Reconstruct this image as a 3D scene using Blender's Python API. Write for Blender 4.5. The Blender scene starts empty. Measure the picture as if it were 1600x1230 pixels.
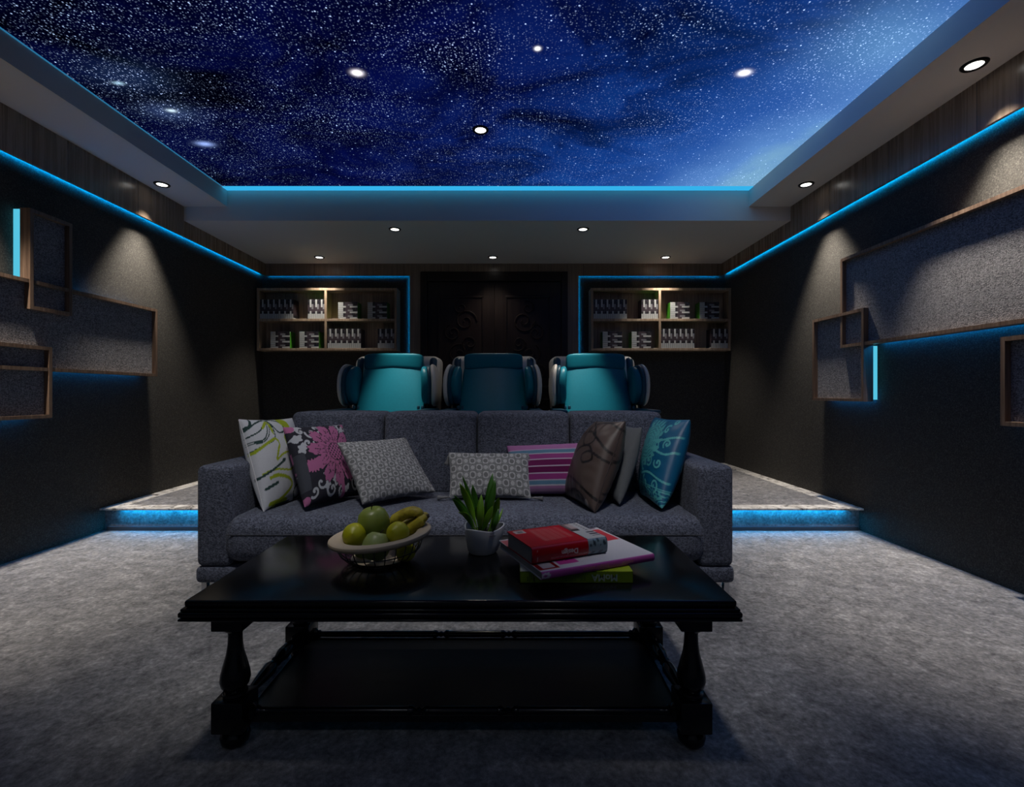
import bpy, bmesh, math, random
import numpy as np
from mathutils import Vector, Matrix
random.seed(7); rng = np.random.RandomState(5)
C = bpy.context.scene.collection
F = 750.0; H = 0.94
def P(px, py, Y): return Vector(((px-800)*Y/F, Y, H-(py-615)*Y/F))
def PZ(px, py, z):
    Y = (H-z)*F/(py-615); return Vector(((px-800)*Y/F, Y, z))

# ------------------------------------------------------------------ objects
def root_of(o):
    while o.parent: o = o.parent
    return o
def tag(o, label=None, cat=None, group=None, kind=None):
    if label: o['label'] = label
    if cat: o['category'] = cat
    if group: o['group'] = group
    if kind: o['kind'] = kind
    return o
def thing(name, label, cat, loc=(0,0,0), rotz=0, group=None):
    o = bpy.data.objects.new(name, None); C.objects.link(o); o.empty_display_size = .05
    o.location = loc; o.rotation_euler = (0,0,rotz)
    return tag(o, label, cat, group)
def obj(name, bm, mats, parent=None, local=False, smooth=True, label=None, ang=40):
    if isinstance(bm, bpy.types.Mesh): me = bm; me.name = name
    else:
        me = bpy.data.meshes.new(name)
        bm.to_mesh(me); bm.free()
    if not isinstance(mats, (list, tuple)): mats = [mats]
    for m in mats: me.materials.append(m)
    o = bpy.data.objects.new(name, me); C.objects.link(o)
    if parent is not None:
        o.parent = parent
        if not local:
            me.transform(Matrix.Translation(-root_of(parent).location))
    elif not local:
        co = np.empty(len(me.vertices)*3); me.vertices.foreach_get('co', co); co = co.reshape(-1,3)
        c = Vector(((co[:,0].min()+co[:,0].max())/2, (co[:,1].min()+co[:,1].max())/2, co[:,2].min()))
        me.transform(Matrix.Translation(-c)); o.location = c
    if smooth:
        me.shade_smooth()
        try: me.set_sharp_from_angle(angle=math.radians(ang))
        except Exception: pass
    if label: o['label'] = label
    return o
def struct(name, bm, mats, parent=None, **k):
    o = obj(name, bm, mats, parent, **k)
    if parent is None: o['kind'] = 'structure'
    return o
def dup(root, loc, rot=None, label=None, group=None):
    r = root.copy(); C.objects.link(r); r.location = loc
    if rot is not None: r.rotation_euler = rot
    if label: r['label'] = label
    if group: r['group'] = group
    for ch in list(root.children):
        c = ch.copy(); C.objects.link(c); c.parent = r
        for g in ch.children:
            d = g.copy(); C.objects.link(d); d.parent = c
    return r

# ------------------------------------------------------------------ geometry
def BM(): return bmesh.new()
def box(bm, x0, x1, y0, y1, z0, z1, r=0, seg=2, mi=0):
    res = bmesh.ops.create_cube(bm, size=1)
    vs = res['verts']
    bmesh.ops.scale(bm, vec=(x1-x0, y1-y0, z1-z0), verts=vs)
    bmesh.ops.translate(bm, vec=((x0+x1)/2,(y0+y1)/2,(z0+z1)/2), verts=vs)
    fs = set(f for v in vs for f in v.link_faces)
    for f in fs: f.material_index = mi
    if r > 0:
        es = list(set(e for v in vs for e in v.link_edges))
        bmesh.ops.bevel(bm, geom=es, offset=r, segments=seg, profile=.5, affect='EDGES', clamp_overlap=True)
    return bm
def quad(bm, pts, mi=0):
    f = bm.faces.new([bm.verts.new(p) for p in pts]); f.material_index = mi; return f
def lathe(bm, prof, c=(0,0,0), n=32, axis='Z', sx=1, sy=1, cap=True, mi=0):
    rings = []
    for r, h in prof:
        ring = []
        for k in range(n):
            a = 2*math.pi*k/n
            if axis == 'Z': p = (c[0]+r*math.cos(a)*sx, c[1]+r*math.sin(a)*sy, c[2]+h)
            elif axis == 'X': p = (c[0]+h, c[1]+r*math.cos(a), c[2]+r*math.sin(a))
            else: p = (c[0]+r*math.cos(a), c[1]+h, c[2]+r*math.sin(a))
            ring.append(bm.verts.new(p))
        rings.append(ring)
    for i in range(len(rings)-1):
        for k in range(n):
            f = bm.faces.new((rings[i][k], rings[i][(k+1)%n], rings[i+1][(k+1)%n], rings[i+1][k])); f.material_index = mi
    if cap:
        for ring in (rings[0], rings[-1]):
            try: bm.faces.new(ring).material_index = mi
            except Exception: pass
    bmesh.ops.recalc_face_normals(bm, faces=bm.faces)
    return bm
def tube(bm, pts, rad, n=8, closed=False, cap=True):
    pts = [Vector(p) for p in pts]; m = len(pts)
    rads = rad if isinstance(rad, (list, tuple)) else [rad]*m
    rings = []; up = None
    for i, p in enumerate(pts):
        a = pts[(i-1) % m] if (closed or i > 0) else p
        b = pts[(i+1) % m] if (closed or i < m-1) else p
        t = (b-a).normalized()
        if up is None:
            up = Vector((0,0,1)) if abs(t.z) < .9 else Vector((1,0,0))
        u = (up - t*up.dot(t)).normalized(); w = t.cross(u); up = u
        rings.append([bm.verts.new(p + (u*math.cos(2*math.pi*k/n)+w*math.sin(2*math.pi*k/n))*rads[i]) for k in range(n)])
    for i in range(m if closed else m-1):
        A = rings[i]; B = rings[(i+1) % m]
        for k in range(n): bm.faces.new((A[k], A[(k+1)%n], B[(k+1)%n], B[k]))
    if cap and not closed:
        bm.faces.new(rings[0][::-1]); bm.faces.new(rings[-1])
    return bm
def superell(bm, c, r, e1=.6, e2=.6, nu=28, nv=18, taper=None):
    """soft cushion shape"""
    def s(a, e): v = math.sin(a); return math.copysign(abs(v)**e, v)
    def co(a, e): v = math.cos(a); return math.copysign(abs(v)**e, v)
    rings = []
    for j in range(nv+1):
        ph = -math.pi/2 + math.pi*j/nv
        ring = []
        for i in range(nu):
            th = 2*math.pi*i/nu
            x = co(ph, e1)*co(th, e2)*r[0]; y = co(ph, e1)*s(th, e2)*r[1]; z = s(ph, e1)*r[2]
            if taper: x, y, z = taper(x, y, z)
            ring.append(bm.verts.new((c[0]+x, c[1]+y, c[2]+z)))
        rings.append(ring)
    for j in range(nv):
        for i in range(nu):
            bm.faces.new((rings[j][i], rings[j][(i+1)%nu], rings[j+1][(i+1)%nu], rings[j+1][i]))
    bmesh.ops.remove_doubles(bm, verts=bm.verts, dist=1e-5)
    bmesh.ops.recalc_face_normals(bm, faces=bm.faces)
    return bm

# ------------------------------------------------------------------ materials
class NT:
    def __init__(s, name):
        s.m = bpy.data.materials.new(name); s.m.use_nodes = True
        s.t = s.m.node_tree; s.t.nodes.clear()
        s.out = s.t.nodes.new('ShaderNodeOutputMaterial')
    def n(s, typ, **k):
        nd = s.t.nodes.new(typ)
        for a, b in k.items(): setattr(nd, a, b)
        return nd
    def put(s, sock, v):
        if isinstance(v, bpy.types.NodeSocket): s.t.links.new(v, sock)
        elif isinstance(v, (tuple, list)) and len(v) == 3 and sock.type == 'RGBA': sock.default_value = (*v, 1)
        else: sock.default_value = v
    def math(s, op, a, b=0, c=0, clamp=False):
        nd = s.n('ShaderNodeMath', operation=op, use_clamp=clamp)
        for i, v in enumerate((a, b, c)): s.put(nd.inputs[i], v)
        return nd.outputs[0]
    def coord(s, which='Object'): return s.n('ShaderNodeTexCoord').outputs[which]
    def mapping(s, vec, scale=(1,1,1), loc=(0,0,0), rot=(0,0,0)):
        nd = s.n('ShaderNodeMapping'); s.put(nd.inputs[0], vec)
        nd.inputs['Scale'].default_value = scale; nd.inputs['Location'].default_value = loc; nd.inputs['Rotation'].default_value = rot
        return nd.outputs[0]
    def noise(s, vec, scale, detail=3, rough=.5, dist=0):
        nd = s.n('ShaderNodeTexNoise'); s.put(nd.inputs['Vector'], vec)
        nd.inputs['Scale'].default_value = scale; nd.inputs['Detail'].default_value = detail
        nd.inputs['Roughness'].default_value = rough; nd.inputs['Distortion'].default_value = dist
        return nd.outputs[0]
    def ramp(s, fac, stops, interp='LINEAR'):
        nd = s.n('ShaderNodeValToRGB'); s.put(nd.inputs[0], fac); cr = nd.color_ramp; cr.interpolation = interp
        while len(cr.elements) < len(stops): cr.elements.new(.5)
        for e, (p, c) in zip(cr.elements, stops):
            e.position = p; e.color = (*c, 1) if len(c) == 3 else c
        return nd.outputs[0]
    def mix(s, fac, a, b, mode='MIX'):
        nd = s.n('ShaderNodeMix', data_type='RGBA', blend_type=mode)
        s.put(nd.inputs[0], fac); s.put(nd.inputs[6], a); s.put(nd.inputs[7], b)
        return nd.outputs[2]
    def bump(s, h, strength=.3, dist=.002):
        nd = s.n('ShaderNodeBump'); s.put(nd.inputs['Height'], h)
        nd.inputs['Strength'].default_value = strength; nd.inputs['Distance'].default_value = dist
        return nd.outputs[0]
    def bsdf(s, col, rough=.6, metal=0, spec=.5, normal=None, coat=0, sheen=0, sub=0):
        nd = s.n('ShaderNodeBsdfPrincipled')
        s.put(nd.inputs['Base Color'], col); s.put(nd.inputs['Roughness'], rough); s.put(nd.inputs['Metallic'], metal)
        s.put(nd.inputs['Specular IOR Level'], spec)
        if coat: nd.inputs['Coat Weight'].default_value = coat; nd.inputs['Coat Roughness'].default_value = .04
        if sheen: nd.inputs['Sheen Weight'].default_value = sheen
        if normal is not None: s.put(nd.inputs['Normal'], normal)
        s.t.links.new(nd.outputs[0], s.out.inputs[0]); return s.m
    def emit(s, col, strength=1):
        nd = s.n('ShaderNodeEmission'); s.put(nd.inputs[0], col); s.put(nd.inputs[1], strength)
        s.t.links.new(nd.outputs[0], s.out.inputs[0]); return s.m

def plain(name, col, rough=.5, metal=0, spec=.5, coat=0, var=.12, vs=30):
    t = NT(name); nz = t.noise(t.coord(), vs, 4)
    c = t.mix(nz, tuple(x*(1-var) for x in col), tuple(min(1, x*(1+var)) for x in col))
    return t.bsdf(c, rough, metal, spec, coat=coat)
def emissive(name, col, s): t = NT(name); return t.emit(col, s)

def m_wall():
    t = NT('granular_wall'); co = t.coord()
    n1 = t.noise(co, 170, 2, .7); n2 = t.noise(co, 1.3, 3)
    c = t.ramp(n1, [(.3, (.022,.021,.019)), (.55, (.055,.052,.046)), (.75, (.135,.128,.115))])
    c = t.mix(t.math('MULTIPLY', n2, .35), c, (.05,.048,.044))
    return t.bsdf(c, .85, spec=.25, normal=t.bump(n1, .35, .002))
def m_carpet(name, k=1.0, warm=1.0):
    t = NT(name); co = t.coord()
    sx = t.mapping(co, (1, 1.0, 1))
    n1 = t.noise(sx, 14, 6, .74, .6); n2 = t.noise(sx, 62, 4, .7); n3 = t.noise(co, 1.7, 2)
    v = t.math('ADD', t.math('MULTIPLY', n1, .55), t.math('MULTIPLY', n2, .45))
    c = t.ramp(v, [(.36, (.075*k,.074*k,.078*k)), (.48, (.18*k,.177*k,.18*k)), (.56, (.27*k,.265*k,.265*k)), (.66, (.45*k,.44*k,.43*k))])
    c = t.mix(t.math('MULTIPLY', n3, .3), c, (.17*k,.167*k,.17*k))
    n4 = t.noise(co, 260, 2)
    return t.bsdf(c, .95, spec=.1, normal=t.bump(t.math('ADD', n4, n2), .5, .004))
def m_border():
    t = NT('marbled_border'); co = t.coord()
    n1 = t.noise(co, 11, 5, .7, 1.2)
    c = t.ramp(n1, [(.38, (.10,.095,.09)), (.45, (.42,.40,.37)), (.6, (.66,.64,.60)), (.75, (.5,.47,.43))])
    return t.bsdf(c, .7, spec=.3)
def m_wood(name, cols, rough=.35, panels=None, spec=.5, scale=1.0, axis=2):
    t = NT(name); co = t.coord()
    sc = [55*scale]*3; sc[axis] = 1.6*scale
    n1 = t.noise(t.mapping(co, tuple(sc)), 1, 5, .65, .3)
    c = t.ramp(n1, [(.32, cols[0]), (.5, cols[1]), (.68, cols[2])])
    if panels:
        ax, w = panels
        sp = t.n('ShaderNodeSeparateXYZ'); t.put(sp.inputs[0], co)
        u = t.math('DIVIDE', sp.outputs[ax], w)
        fl = t.math('FLOOR', u); fr = t.math('FRACT', u)
        wn = t.n('ShaderNodeTexWhiteNoise', noise_dimensions='1D'); t.put(wn.inputs['W'], fl)
        c = t.mix(t.math('MULTIPLY', wn.outputs[0], .5), c, cols[0])
        line = t.math('LESS_THAN', fr, .008)
        c = t.mix(line, c, (.012,.009,.007))
    return t.bsdf(c, t.math('ADD', t.math('MULTIPLY', n1, .15), rough-.07), spec=spec)
def m_tweed(name, dark, light, sc=1.0, rough=.95):
    t = NT(name); co = t.coord()
    v = t.n('ShaderNodeTexVoronoi'); t.put(v.inputs['Vector'], t.mapping(co, (150*sc, 150*sc, 210*sc))); v.inputs['Scale'].default_value = 1
    n1 = t.noise(t.mapping(co, (90*sc, 90*sc, 14*sc)), 1, 3, .6); n2 = t.noise(t.mapping(co, (12*sc,12*sc,120*sc)), 1, 2)
    sep = t.n('ShaderNodeSeparateColor'); t.put(sep.inputs[0], v.outputs['Color'])
    f = t.math('ADD', t.math('MULTIPLY', sep.outputs[0], .55), t.math('ADD', t.math('MULTIPLY', n1, .35), t.math('MULTIPLY', n2, .25)))
    c = t.ramp(f, [(.22, dark), (.55, tuple((a+b)/2 for a, b in zip(dark, light))), (.85, light)])
    return t.bsdf(c, rough, spec=.15, sheen=.08, normal=t.bump(v.outputs['Distance'], .5, .002))
def m_paint(name, rough=.8, spec=.25, bumps=0):
    t = NT(name); a = t.n('ShaderNodeAttribute', attribute_name='col')
    nz = t.noise(t.coord(), 400, 2)
    c = t.mix(t.math('MULTIPLY', nz, .25), a.outputs[0], (.0,.0,.0))
    return t.bsdf(c, rough, spec=spec, normal=t.bump(nz, .25, .001) if bumps else None)

M = dict(
 frontw=plain('pale_bounce_wall', (.55,.55,.56), .8, var=.02, vs=2),  # pale tone chosen so the unseen wall bounces fill light
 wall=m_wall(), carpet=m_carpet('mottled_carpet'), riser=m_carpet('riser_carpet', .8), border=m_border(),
 ceil=plain('ceiling_paint', (.62,.61,.60), .75, spec=.2, var=.02, vs=2),
 fascia_x=m_wood('walnut_fascia_side', ((.19,.138,.10),(.26,.195,.145),(.34,.26,.195)), .27, panels=(1,.56), spec=.45),
 fascia_y=m_wood('walnut_fascia_back', ((.17,.128,.096),(.22,.17,.13),(.28,.22,.17)), .3, panels=(0,.5), spec=.45),
 frame=m_wood('walnut_frame', ((.09,.055,.036),(.17,.11,.075),(.26,.18,.125)), .45, scale=1.3),
 shelf=m_wood('oak_shelf', ((.19,.13,.085),(.30,.22,.15),(.42,.32,.22)), .5),
 door=m_wood('dark_door_wood', ((.006,.0035,.003),(.012,.007,.005),(.02,.012,.009)), .35, spec=.4),
 panel=m_tweed('panel_fabric', (.06,.06,.068), (.30,.295,.305), 1.1),
 sofa=m_tweed('sofa_fabric', (.026,.029,.043), (.14,.155,.205), 1.15),
 back=plain('backing_board', (.05,.05,.055), .7),
 steel=plain('chrome', (.6,.6,.62), .22, 1, var=.03),
 black=plain('black_lacquer', (.0035,.0036,.004), .18, spec=.4), shelfb=plain('black_satin_shelf', (.004,.004,.0045), .34, spec=.5),
 teal=plain('teal_leather', (.006,.135,.19), .40, spec=.16, var=.1, vs=60),
 tealdk=plain('dark_teal_leather', (.006,.05,.085), .42, spec=.4, var=.1, vs=60),
 ivory=plain('ivory_shell', (.55,.54,.50), .35, spec=.5, var=.03),
 rimm=plain('cream_rim', (.50,.41,.29), .5, var=.06, vs=20),
 wire=plain('dark_wire', (.25,.25,.26), .25, 1),
 apple=plain('green_apple', (.19,.24,.035), .38, var=.25, vs=25),
 apple2=plain('pale_apple', (.27,.33,.10), .4, var=.2, vs=40),
 lemon=plain('yellow_lime', (.42,.42,.008), .42, var=.18, vs=30),
 stem=plain('brown_stem', (.03,.018,.01), .7),
 pot=plain('grey_ceramic', (.34,.36,.39), .35, var=.03),
 potrim=plain('pale_ceramic_rim', (.6,.62,.64), .35, var=.03),
 soil=plain('dark_soil', (.012,.01,.008), .95, vs=120, var=.5),
 pages=plain('page_edges', (.22,.225,.23), .8),
 white=plain('white_plastic', (.42,.44,.44), .35, var=.05),
 casebk=plain('case_black', (.012,.012,.016), .35),
 caseart=plain('case_art', (.055,.040,.050), .4, var=.6, vs=90),
 casegrey=plain('case_grey', (.22,.22,.24), .4, var=.4, vs=90), green=plain('case_green', (.05,.27,.015), .35, var=.1),
 paint=m_paint('painted_cloth', .85, .2, 1), satin=m_paint('painted_satin', .42, .5, 1), cover=m_paint('printed_cover', .3, .5),
 lamp=emissive('lamp_glow', (1,.97,.92), 5), ring=plain('dark_ring', (.02,.02,.022), .3, .6),
 led=emissive('led_blue', (.0,.31,.82), 105), ledc=emissive('led_cyan', (.05,.35,.70), .45),
 ledback=emissive('led_blue_back', (.0,.29,.80), 52), ledp=emissive('led_panel', (.0,.25,.80), 36), ledv=emissive('led_panel_pale', (.08,.48,.66), 1.15), ledn=emissive('led_step', (.0,.36,.85), 46),
 skyled=emissive('sky_cove_glow', (.035,.45,.84), 1.0),
 skirting=plain('dark_skirting', (.03,.04,.055), .3),
)
# banana: brown flecks + ends
def m_banana():
    t = NT('banana_skin'); co = t.coord(); n = t.noise(t.mapping(co,(30,30,30)), 1, 4, .7)
    c = t.ramp(n, [(.3,(.09,.06,.01)), (.42,(.33,.26,.02)), (.6,(.48,.40,.035)), (.75,(.36,.36,.04))])
    return t.bsdf(c, .5)
M['banana'] = m_banana()
def m_leaf(name, a, b, c_):
    t = NT(name); uv = t.coord('UV'); sp = t.n('ShaderNodeSeparateXYZ'); t.put(sp.inputs[0], uv)
    n = t.noise(t.mapping(uv, (26, 1.5, 1)), 1, 3)
    c = t.ramp(n, [(.3, a), (.55, b), (.8, c_)])
    return t.bsdf(c, .38, spec=.5)
M['leaf'] = m_leaf('leaf_green', (.08,.21,.008), (.17,.38,.014), (.28,.52,.03))
M['leafd'] = m_leaf('leaf_dark', (.018,.08,.005), (.04,.15,.008), (.08,.24,.014))

def m_sky():
    t = NT('star_ceiling_print'); co = t.coord()
    sp = t.n('ShaderNodeSeparateXYZ'); t.put(sp.inputs[0], co); X, Y = sp.outputs[0], sp.outputs[1]
    nbig = t.noise(t.mapping(co, (.75, .75, 1), loc=(3.1, 1.7, 0)), 1, 4, .6, .5)
    nmid = t.noise(t.mapping(co, (1.0, 1.5, 1), loc=(7.3, 4.1, 0)), 1.6, 5, .62, .8)
    # printed picture: the milky band runs along the right hand side of the cloth
    g = t.math('ADD', X, t.math('MULTIPLY', t.math('SUBTRACT', Y, 3.0), .42))
    g = t.math('ADD', g, t.math('MULTIPLY', t.math('SUBTRACT', nbig, .5), 1.1))
    g = t.math('MULTIPLY', t.math('ADD', g, 2.4), .2173)
    base = t.ramp(g, [(0,(.0005,.0012,.02)), (.34,(.001,.003,.05)), (.5,(.002,.009,.085)), (.62,(.003,.022,.14)), (.74,(.006,.045,.24)), (.85,(.022,.095,.38)), (.95,(.10,.25,.60)), (1,(.19,.40,.62))])
    dark = t.ramp(nmid, [(.32,(.05,.06,.12)), (.46,(.45,.5,.62)), (.58,(1.1,1.15,1.2)), (.75,(1.6,1.9,1.6))])
    colr = t.mix(1.0, base, dark, 'MULTIPLY')
    keep = t.math('MULTIPLY', t.math('SUBTRACT', g, .60), 4, clamp=True)
    base = t.mix(keep, colr, base)
    dens = t.noise(t.mapping(co, (1.3, 1.9, 1), loc=(1.3, 9.1, 0)), 1.2, 5, .65, .4)
    dens = t.math('MULTIPLY', t.math('SUBTRACT', dens, .40), 3.2, clamp=True)
    for px, py, rx, ry, amp in ((265,175,.20,.11,2.2), (200,122,.24,.14,1.6), (700,85,.26,.16,1.6), (530,182,.24,.16,1.2), (1330,80,.3,.3,1.2), (110,30,.3,.2,1.0), (370,20,.25,.15,1.0), (1070,30,.25,.2,1.2), (1050,190,.22,.2,.8)):
        p = PZ2(px, py)
        dx = t.math('DIVIDE', t.math('SUBTRACT', X, p[0]), rx); dy = t.math('DIVIDE', t.math('SUBTRACT', Y, p[1]), ry)
        d2 = t.math('ADD', t.math('MULTIPLY', dx, dx), t.math('MULTIPLY', dy, dy))
        dens = t.math('ADD', dens, t.math('MULTIPLY', t.math('EXPONENT', t.math('MULTIPLY', d2, -1)), amp))
    tot = None
    for sc, th, pw, amp, k in ((17, .085, 4.0, 2.2, 0), (31, .13, 4.5, 1.6, 1), (48, .19, 4.0, 1.0, 1), (70, .25, 3.5, .55, 1)):
        v = t.n('ShaderNodeTexVoronoi', voronoi_dimensions='2D'); t.put(v.inputs['Vector'], t.mapping(co, loc=(sc*.37, sc*.11, 0))); v.inputs['Scale'].default_value = sc
        cs = t.n('ShaderNodeSeparateColor'); t.put(cs.inputs[0], v.outputs['Color'])
        s = t.math('SUBTRACT', 1, t.math('DIVIDE', v.outputs['Distance'], th), clamp=True)
        s = t.math('POWER', s, .8)
        b = t.math('MULTIPLY', t.math('POWER', cs.outputs[0], pw), amp)
        s = t.math('MULTIPLY', s, b)
        if k: s = t.math('MULTIPLY', s, t.math('ADD', t.math('MULTIPLY', dens, 1.0), .09))
        tot = s if tot is None else t.math('ADD', tot, s)
    tint = t.mix(nbig, (.55,.60,1), (.36,.66,1))
    st = t.n('ShaderNodeVectorMath', operation='SCALE'); t.put(st.inputs[0], tint); t.put(st.inputs['Scale'], tot)
    add = t.n('ShaderNodeVectorMath', operation='ADD'); t.put(add.inputs[0], base); t.put(add.inputs[1], st.outputs[0])
    cur = add.outputs[0]
    for px, py, rx, ry, amp, col in ((558,114,.024,.020,3,(1,.93,1)), (1163,114,.026,.020,3,(1,.98,1)), (265,175,.14,.08,.10,(.25,.45,1)), (200,120,.2,.12,.05,(.15,.35,1)),
                                     (320,225,.05,.03,1.0,(.35,.5,1)), (840,76,.012,.012,3,(1,1,1)), (1380,60,.3,.3,.13,(.5,1,.9)), (185,130,.025,.013,.8,(.5,.8,1)), (268,173,.025,.015,1.1,(.7,.9,1))):
        p = PZ2(px, py)
        dx = t.math('DIVIDE', t.math('SUBTRACT', X, p[0]), rx); dy = t.math('DIVIDE', t.math('SUBTRACT', Y, p[1]), ry)
        d2 = t.math('ADD', t.math('MULTIPLY', dx, dx), t.math('MULTIPLY', dy, dy))
        gq = t.math('MULTIPLY', t.math('EXPONENT', t.math('MULTIPLY', d2, -1)), amp)
        s1 = t.n('ShaderNodeVectorMath', operation='SCALE'); s1.inputs[0].default_value = col; t.put(s1.inputs['Scale'], gq)
        a1 = t.n('ShaderNodeVectorMath', operation='ADD'); t.put(a1.inputs[0], cur); t.put(a1.inputs[1], s1.outputs[0]); cur = a1.outputs[0]
    return t.emit(cur, 1.0)
ZS = 2.645
def PZ2(px, py):
    Y = (ZS-H)*F/(615-py); return ((px-800)*Y/F, Y)
M['sky'] = m_sky()

# ------------------------------------------------------------------ room
XL, XR, YB, YF = -2.807, 2.393, 5.40, -1.7
ZC = 2.85; HP = .157; YST = 3.264
# floor
struct('floor', box(BM(), XL-.1, XR+.1, YF-.1, 3.36, -.1, 0), M['carpet'], smooth=False)
# raised floor
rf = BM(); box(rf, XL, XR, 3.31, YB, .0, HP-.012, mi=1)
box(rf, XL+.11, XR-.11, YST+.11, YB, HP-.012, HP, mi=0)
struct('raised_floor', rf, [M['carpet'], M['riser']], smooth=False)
nb = BM()
box(nb, XL, XR, YST, YST+.11, HP-.012, HP+.001, r=.002)
box(nb, XL, XL+.11, YST+.11, YB, HP-.011, HP+.001); box(nb, XR-.11, XR, YST+.11, YB, HP-.011, HP+.001)
struct('trim_1', nb, M['border'], smooth=False)
struct('baseboard_step', box(BM(), XL+.03, XR-.02, 3.285, 3.311, 0, .026, r=.002), M['skirting'], smooth=False)
struct('wall_left', box(BM(), XL-.1, XL, YF-.1, YB+.1, -.1, ZC), M['wall'], smooth=False)
struct('wall_right', box(BM(), XR, XR+.1, YF-.1, YB+.1, -.1, ZC), M['wall'], smooth=False)
struct('wall_back', box(BM(), XL, XR, YB, YB+.1, -.1, ZC), M['wall'], smooth=False)
struct('wall_front', box(BM(), XL, XR, YF-.1, YF, -.1, ZC), M['frontw'], smooth=False)  # unseen wall, made pale to throw soft light at the sofa
ce = BM()
box(ce, XL, -2.387, YF, 4.024, 2.507, ZC); box(ce, 1.985, XR, YF, 4.024, 2.507, ZC)
box(ce, XL, XR, 4.024, YB, 2.389, ZC); box(ce, -2.387, 1.985, YF, -1.3, 2.507, ZC)
box(ce, -2.387, 1.985, -1.3, 4.024, 2.70, ZC)
struct('ceiling', ce, M['ceil'], smooth=False)
sk = BM(); box(sk, -2.379, 1.985, -1.3, 3.945, ZS, ZS+.02)
o = obj('ceiling_star_panel', sk, M['sky'], local=True, smooth=False); o['kind'] = 'structure'
cg = thing('cove_light', 'cyan glowing light strip along the back edge of the starry ceiling', 'led strip light', (-.2, 3.985, ZS))
obj('diffuser', box(BM(), -2.387, 1.985, 3.946, 4.023, ZS-.003, ZS+.02), M['skyled'], cg, smooth=False)
o = obj('cove_light', box(BM(), -2.387, -2.3795, -1.3, 3.944, ZS-.003, ZS+.02), M['ledc'], smooth=False)
tag(o, 'hairline blue light strip along the left edge of the starry ceiling', 'led strip light')

XFL, XFR, YFB, ZFB = -2.75, 2.336, 5.355, 2.257
def fascia(x0, x1, ztop_main=2.507):
    b = BM(); box(b, x0, x1, YF, 4.024, ZFB, 2.507); box(b, x0, x1, 4.0245, YB, ZFB, 2.389); return b
struct('trim_2', fascia(XFL-.018, XFL), M['fascia_x'], smooth=False)
struct('trim_3', fascia(XFR, XFR+.018), M['fascia_x'], smooth=False)
b = BM(); box(b, XFL, XFR, YFB, YFB+.018, 2.297, 2.389); box(b, XFL, -1.142, YFB, YFB+.018, 2.254, 2.297); box(b, .743, XFR, YFB, YFB+.018, 2.254, 2.297)
box(b, -1.142, -1.021, YFB, YFB+.018, HP, 2.297); box(b, .621, .743, YFB, YFB+.018, HP, 2.297)
struct('trim_4', b, M['fascia_y'], smooth=False)
# led strips: a glowing tape on the wall, its unseen opaque channel added to keep the glow tight
def chan(k, w, s_, a0, a1, e0, e1, f=0):
    # k: axis normal to the wall ('x' or 'y'); w: wall plane; s_: direction off the wall; a: run; e: tape span; f: covered edge
    b = BM(); d = .021
    def bb(o0, o1, r0, r1, t0, t1, mi):
        o0, o1 = sorted((w+s_*o0, w+s_*o1)); t0, t1 = sorted((t0, t1))
        if k == 'x': box(b, o0, o1, r0, r1, t0, t1, mi=mi)
        elif k == 'y': box(b, r0, r1, o0, o1, t0, t1, mi=mi)
        else: box(b, t0, t1, o0, o1, r0, r1, mi=mi)
    bb(d-.001, d, a0, a1, e0, e1, 0)
    sg = 1 if e1 > e0 else -1
    bb(d, d+.0015, a0, a1, e0-sg*.0012, e1+sg*.001, 1); bb(d-.0035, d, a0, a1, e0-sg*.0012, e0, 1)
    bb(0, d+.0015, a0, a1, e1+sg*.001, e1+sg*.002, 1)
    return b
def led(name, label, b, mat): o = obj(name, b, mat, smooth=False); return tag(o, label, 'led strip light', 'blue light strips behind the wood trim')
led('led_strip', 'long blue light strip under the wood band of the left wall', chan('x', XL, 1, YF+.02, 5.35, 2.276, 2.289), [M['led'], M['ring']])
led('led_strip', 'long blue light strip under the wood band of the right wall', chan('x', XR, -1, YF+.02, 5.35, 2.276, 2.289), [M['led'], M['ring']])
led('led_strip', 'blue light strip above the left bookcase on the back wall', chan('y', YB, -1, -2.735, -1.15, 2.262, 2.272), [M['ledback'], M['ring']])
led('led_strip', 'blue light strip above the right bookcase on the back wall', chan('y', YB, -1, .751, 2.32, 2.262, 2.272), [M['ledback'], M['ring']])
led('led_strip', 'upright blue light strip left of the dark double door', chan('z', YB, -1, .2, 2.26, -1.1463, -1.1363), [M['ledback'], M['ring']])
led('led_strip', 'upright blue light strip right of the dark double door', chan('z', YB, -1, .2, 2.26, .7453, .7353), [M['ledback'], M['ring']])
o = obj('led_strip', box(BM(), XL+.12, XR-.10, YST+.014, YST+.032, HP-.0145, HP-.012), M['ledn'], smooth=False)
tag(o, 'blue light strip under the nosing of the carpeted step', 'led strip light', 'blue light strips behind the wood trim')

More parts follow.
